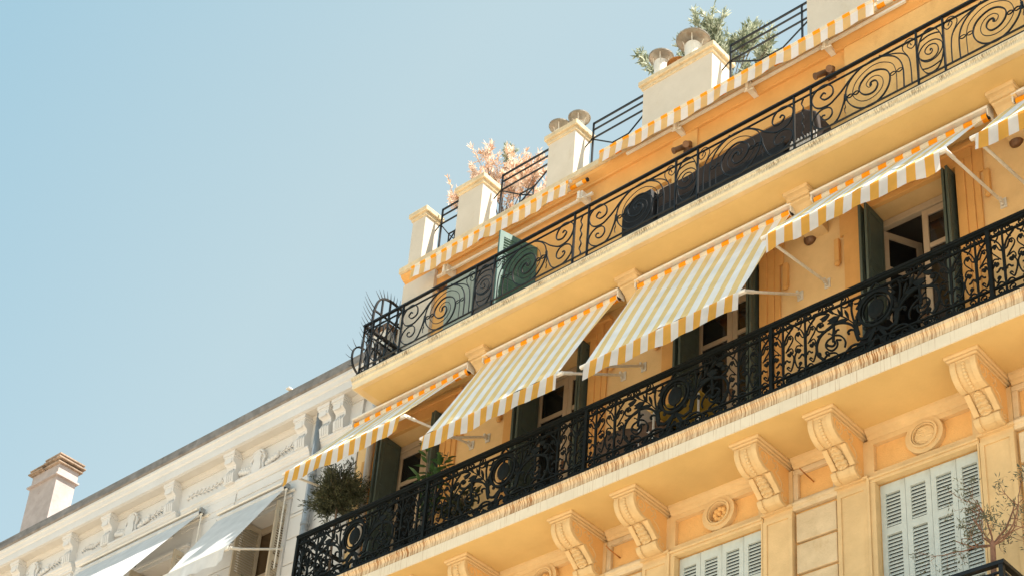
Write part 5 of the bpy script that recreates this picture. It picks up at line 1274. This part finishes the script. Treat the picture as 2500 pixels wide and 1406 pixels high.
tag(pot(None, -5.97, 12.22, 8.771, .17, .30, None).build('plant_pot', M['terra']), 'terracotta pot of the bare olive tree on the small corner balcony', 'pot')

# ================================================================== small fixtures and balcony things
def spot(label, x, z):
    t = wthing('floodlight', label, 'lamp', (x, 12.7, z), 'twin floodlights under the roof cornice'); y = 12.68
    b = MB(); b.box(x-.05, x+.05, y+.03, W-.062 if x > -7.53 or x < -14 else W-.001, z-.06, z+.03); b.build('base', M['brass'], t)
    for s_ in (-1, 1):
        p0 = Vector((x+s_*.055, y, z)); d = Vector((-.25+.38*s_, -.62, -.60)).normalized()
        h = MB(); h.tube([p0-d*.03, p0+d*.02, p0+d*.03, p0+d*.12], .036, 12); h.tube([p0+d*.105, p0+d*.125], .042, 12); h.build('lamp_head', M['brass'], t)
spot('twin bronze floodlight at the left end of the top storey', -13.72, 16.93)
spot('twin bronze floodlight under the cornice left of the wide glazed bay', -9.76, 17.12)
spot('twin bronze floodlight near the right end of the wide glazed bay', -7.73, 17.09)
def vent(label, x, z):
    b = MB(); b.lathe([(.075, .0), (.075, -.02), (.06, -.05), (.03, -.065), (.001, -.07)], (x, W-.001, z), 20, 'y')
    tag(b.build('wall_vent', M['brass'], None, smooth=True), label, 'vent', 'round wall vents of the lower balcony')
vent('round dark vent between the steep middle awning and the flatter one beside it', -8.07, 14.80); vent('round dark vent under the awning at the right edge', -5.60, 14.80)
# iron brackets left in the wall of the lower storey
for x, z, lb in ((-8.12, 11.66, 'rusty iron peg in the wall panel between the second and third console from the right'), (-10.62, 11.62, 'rusty iron peg in the wall panel left of the fourth console from the right')):
    b = MB(); b.tube([(x, W+.04, z), (x+.0, W-.16, z+.015), (x-.02, W-.19, z+.05)], .008, 6); tag(b.build('iron_peg', M['rust']), lb, 'peg', 'iron pegs in the wall')
# furniture on the upper balcony
rb_ = wthing('covered_furniture', 'long row of terrace furniture under a black and brown cover behind the upper railing', 'cover', (-9, 12.4, 15.35))
o_l = spline([(-10.30, 15.35), (-10.31, 15.95), (-10.22, 16.10), (-10.0, 16.145), (-9.3, 16.15)], 5)
b = MB(); b.prism(o_l[::-1]+[(-10.30, 15.35)][:0]+[(-9.3, 15.35)][::-1], 12.20, 12.60, 'y') if False else b.prism([(x, z-.0) for x, z in o_l]+[(-9.95, 15.35)] if False else [(-10.30, 15.35), (-9.82, 15.35)]+[(x, z) for x, z in o_l[::-1] if x < -9.82]+[(-10.31, 15.9)][:0], 12.20, 12.60, 'y')
b.build('end_cover', M['black_cloth'], rb_, bevel=.02)
b = MB(); b.box(-9.815, -8.05, 12.24, 12.62, 15.35, 15.84); b.box(-8.05, -7.99, 12.26, 12.6, 15.35, 15.7); b.build('black_cover', M['black_cloth'], rb_, bevel=.02)
b = MB(); b.prism([(-9.815, 15.842), (-8.0, 15.842), (-7.66, 15.62), (-7.60, 15.80), (-7.64, 16.08), (-7.78, 16.19), (-8.6, 16.20), (-9.4, 16.12), (-9.815, 16.13)], 12.26, 12.58, 'y'); b.build('brown_cover', M['dark_blind'], rb_, bevel=.02)
g = [[(-7.98+.36*i/40, 12.21+.02*math.sin(i*1.4)+.05*j/6, 15.36+.42*j/6) for i in range(41)] for j in range(7)]
oo = cloth('pleated_cloth', g, M['pleat'], None, .4); tag(oo, 'white pleated cloth hung low behind the upper railing post', 'cloth')
# potted things behind the corner of the upper railing
for x, y, h, lb in ((-14.05, 12.45, .30, 'pale round stone pot nearest the corner of the upper balcony'),):
    tag(pot(None, x, y, 15.346, .2, h, None).build('plant_pot', M['cream']), lb, 'pot')
sfo = pot(None, -14.3, 12.3, 15.346, .12, .22, None).build('plant_pot', M['planter']); tag(sfo, 'small black pot beside the pale round one on the upper balcony', 'pot')
# lower balcony: cushions, chair, table, planters
b = MB(); b.ball((-10.35, 12.42, 12.62), .36, 9, (1.1, .62, .95)); b.ball((-9.95, 12.42, 12.66), .25, 8, (1.2, .6, 1))
tag(b.build('dry_bush', M['brown_bloom'], None, smooth=True), 'rounded brown bush behind the railing between the second and third window', 'bush')
b = MB(); b.prism([(12.2, 12.251), (12.55, 12.251), (12.58, 12.45), (12.17, 12.45)], -10.75, -9.7, 'x'); tag(b.build('planter_box', M['planter'], None), 'dark planter box below the rounded brown bush', 'planter')
tb = wthing('balcony_table', 'small white metal table with a yellow top behind the railing', 'table', (-9.5, 12.45, 12.25))
MB().box(-9.80, -9.15, 12.25, 12.70, 12.90, 12.92).build('table_top', M['yellow'], tb)
for x in (-9.78, -9.18):
    for y in (12.27, 12.68): MB().tube([(x, y, 12.252), (x, y, 12.90)], .014, 6).build('leg', M['white_metal'], tb)
cr = wthing('balcony_chair', 'white metal chair beside the yellow topped table', 'chair', (-9.9, 12.45, 12.25))
for x in (-9.98, -9.86):
    pass
MB().box(-10.0, -9.84, 12.28, 12.64, 12.66, 12.69).build('seat', M['pleat'], cr); MB().box(-10.0, -9.97, 12.28, 12.64, 12.72, 13.08).build('backrest', M['pleat'], cr)
for x in (-9.99, -9.85):
    for y in (12.29, 12.63): MB().tube([(x, y, 12.252), (x, y, 12.66)], .010, 6).build('leg', M['white_metal'], cr)
lb_ = wthing('lounge_chair', 'low black lounge chair behind the foliage railing, left of the half open casement', 'chair', (-7.4, 12.4, 12.25))
b = MB(); b.prism([(-7.95, 12.52), (-7.25, 12.56), (-6.95, 12.90), (-6.90, 12.86), (-7.20, 12.46), (-7.95, 12.44)], 12.22, 12.62, 'y'); b.build('seat', M['black_cloth'], lb_, bevel=.01)
for x in (-7.9, -7.2):
    for y in (12.24, 12.60): MB().tube([(x, y, 12.252), (x, y, 12.47)], .012, 6).build('leg', M['iron'], lb_)
b = MB(); b.prism([(12.2, 12.251), (12.5, 12.251), (12.53, 12.52), (12.17, 12.52)], -8.02, -7.45, 'x'); tag(b.build('planter_box', M['planter'], None, bevel=.01), 'dark green planter box behind the lyre scrolls right of the middle post', 'planter')
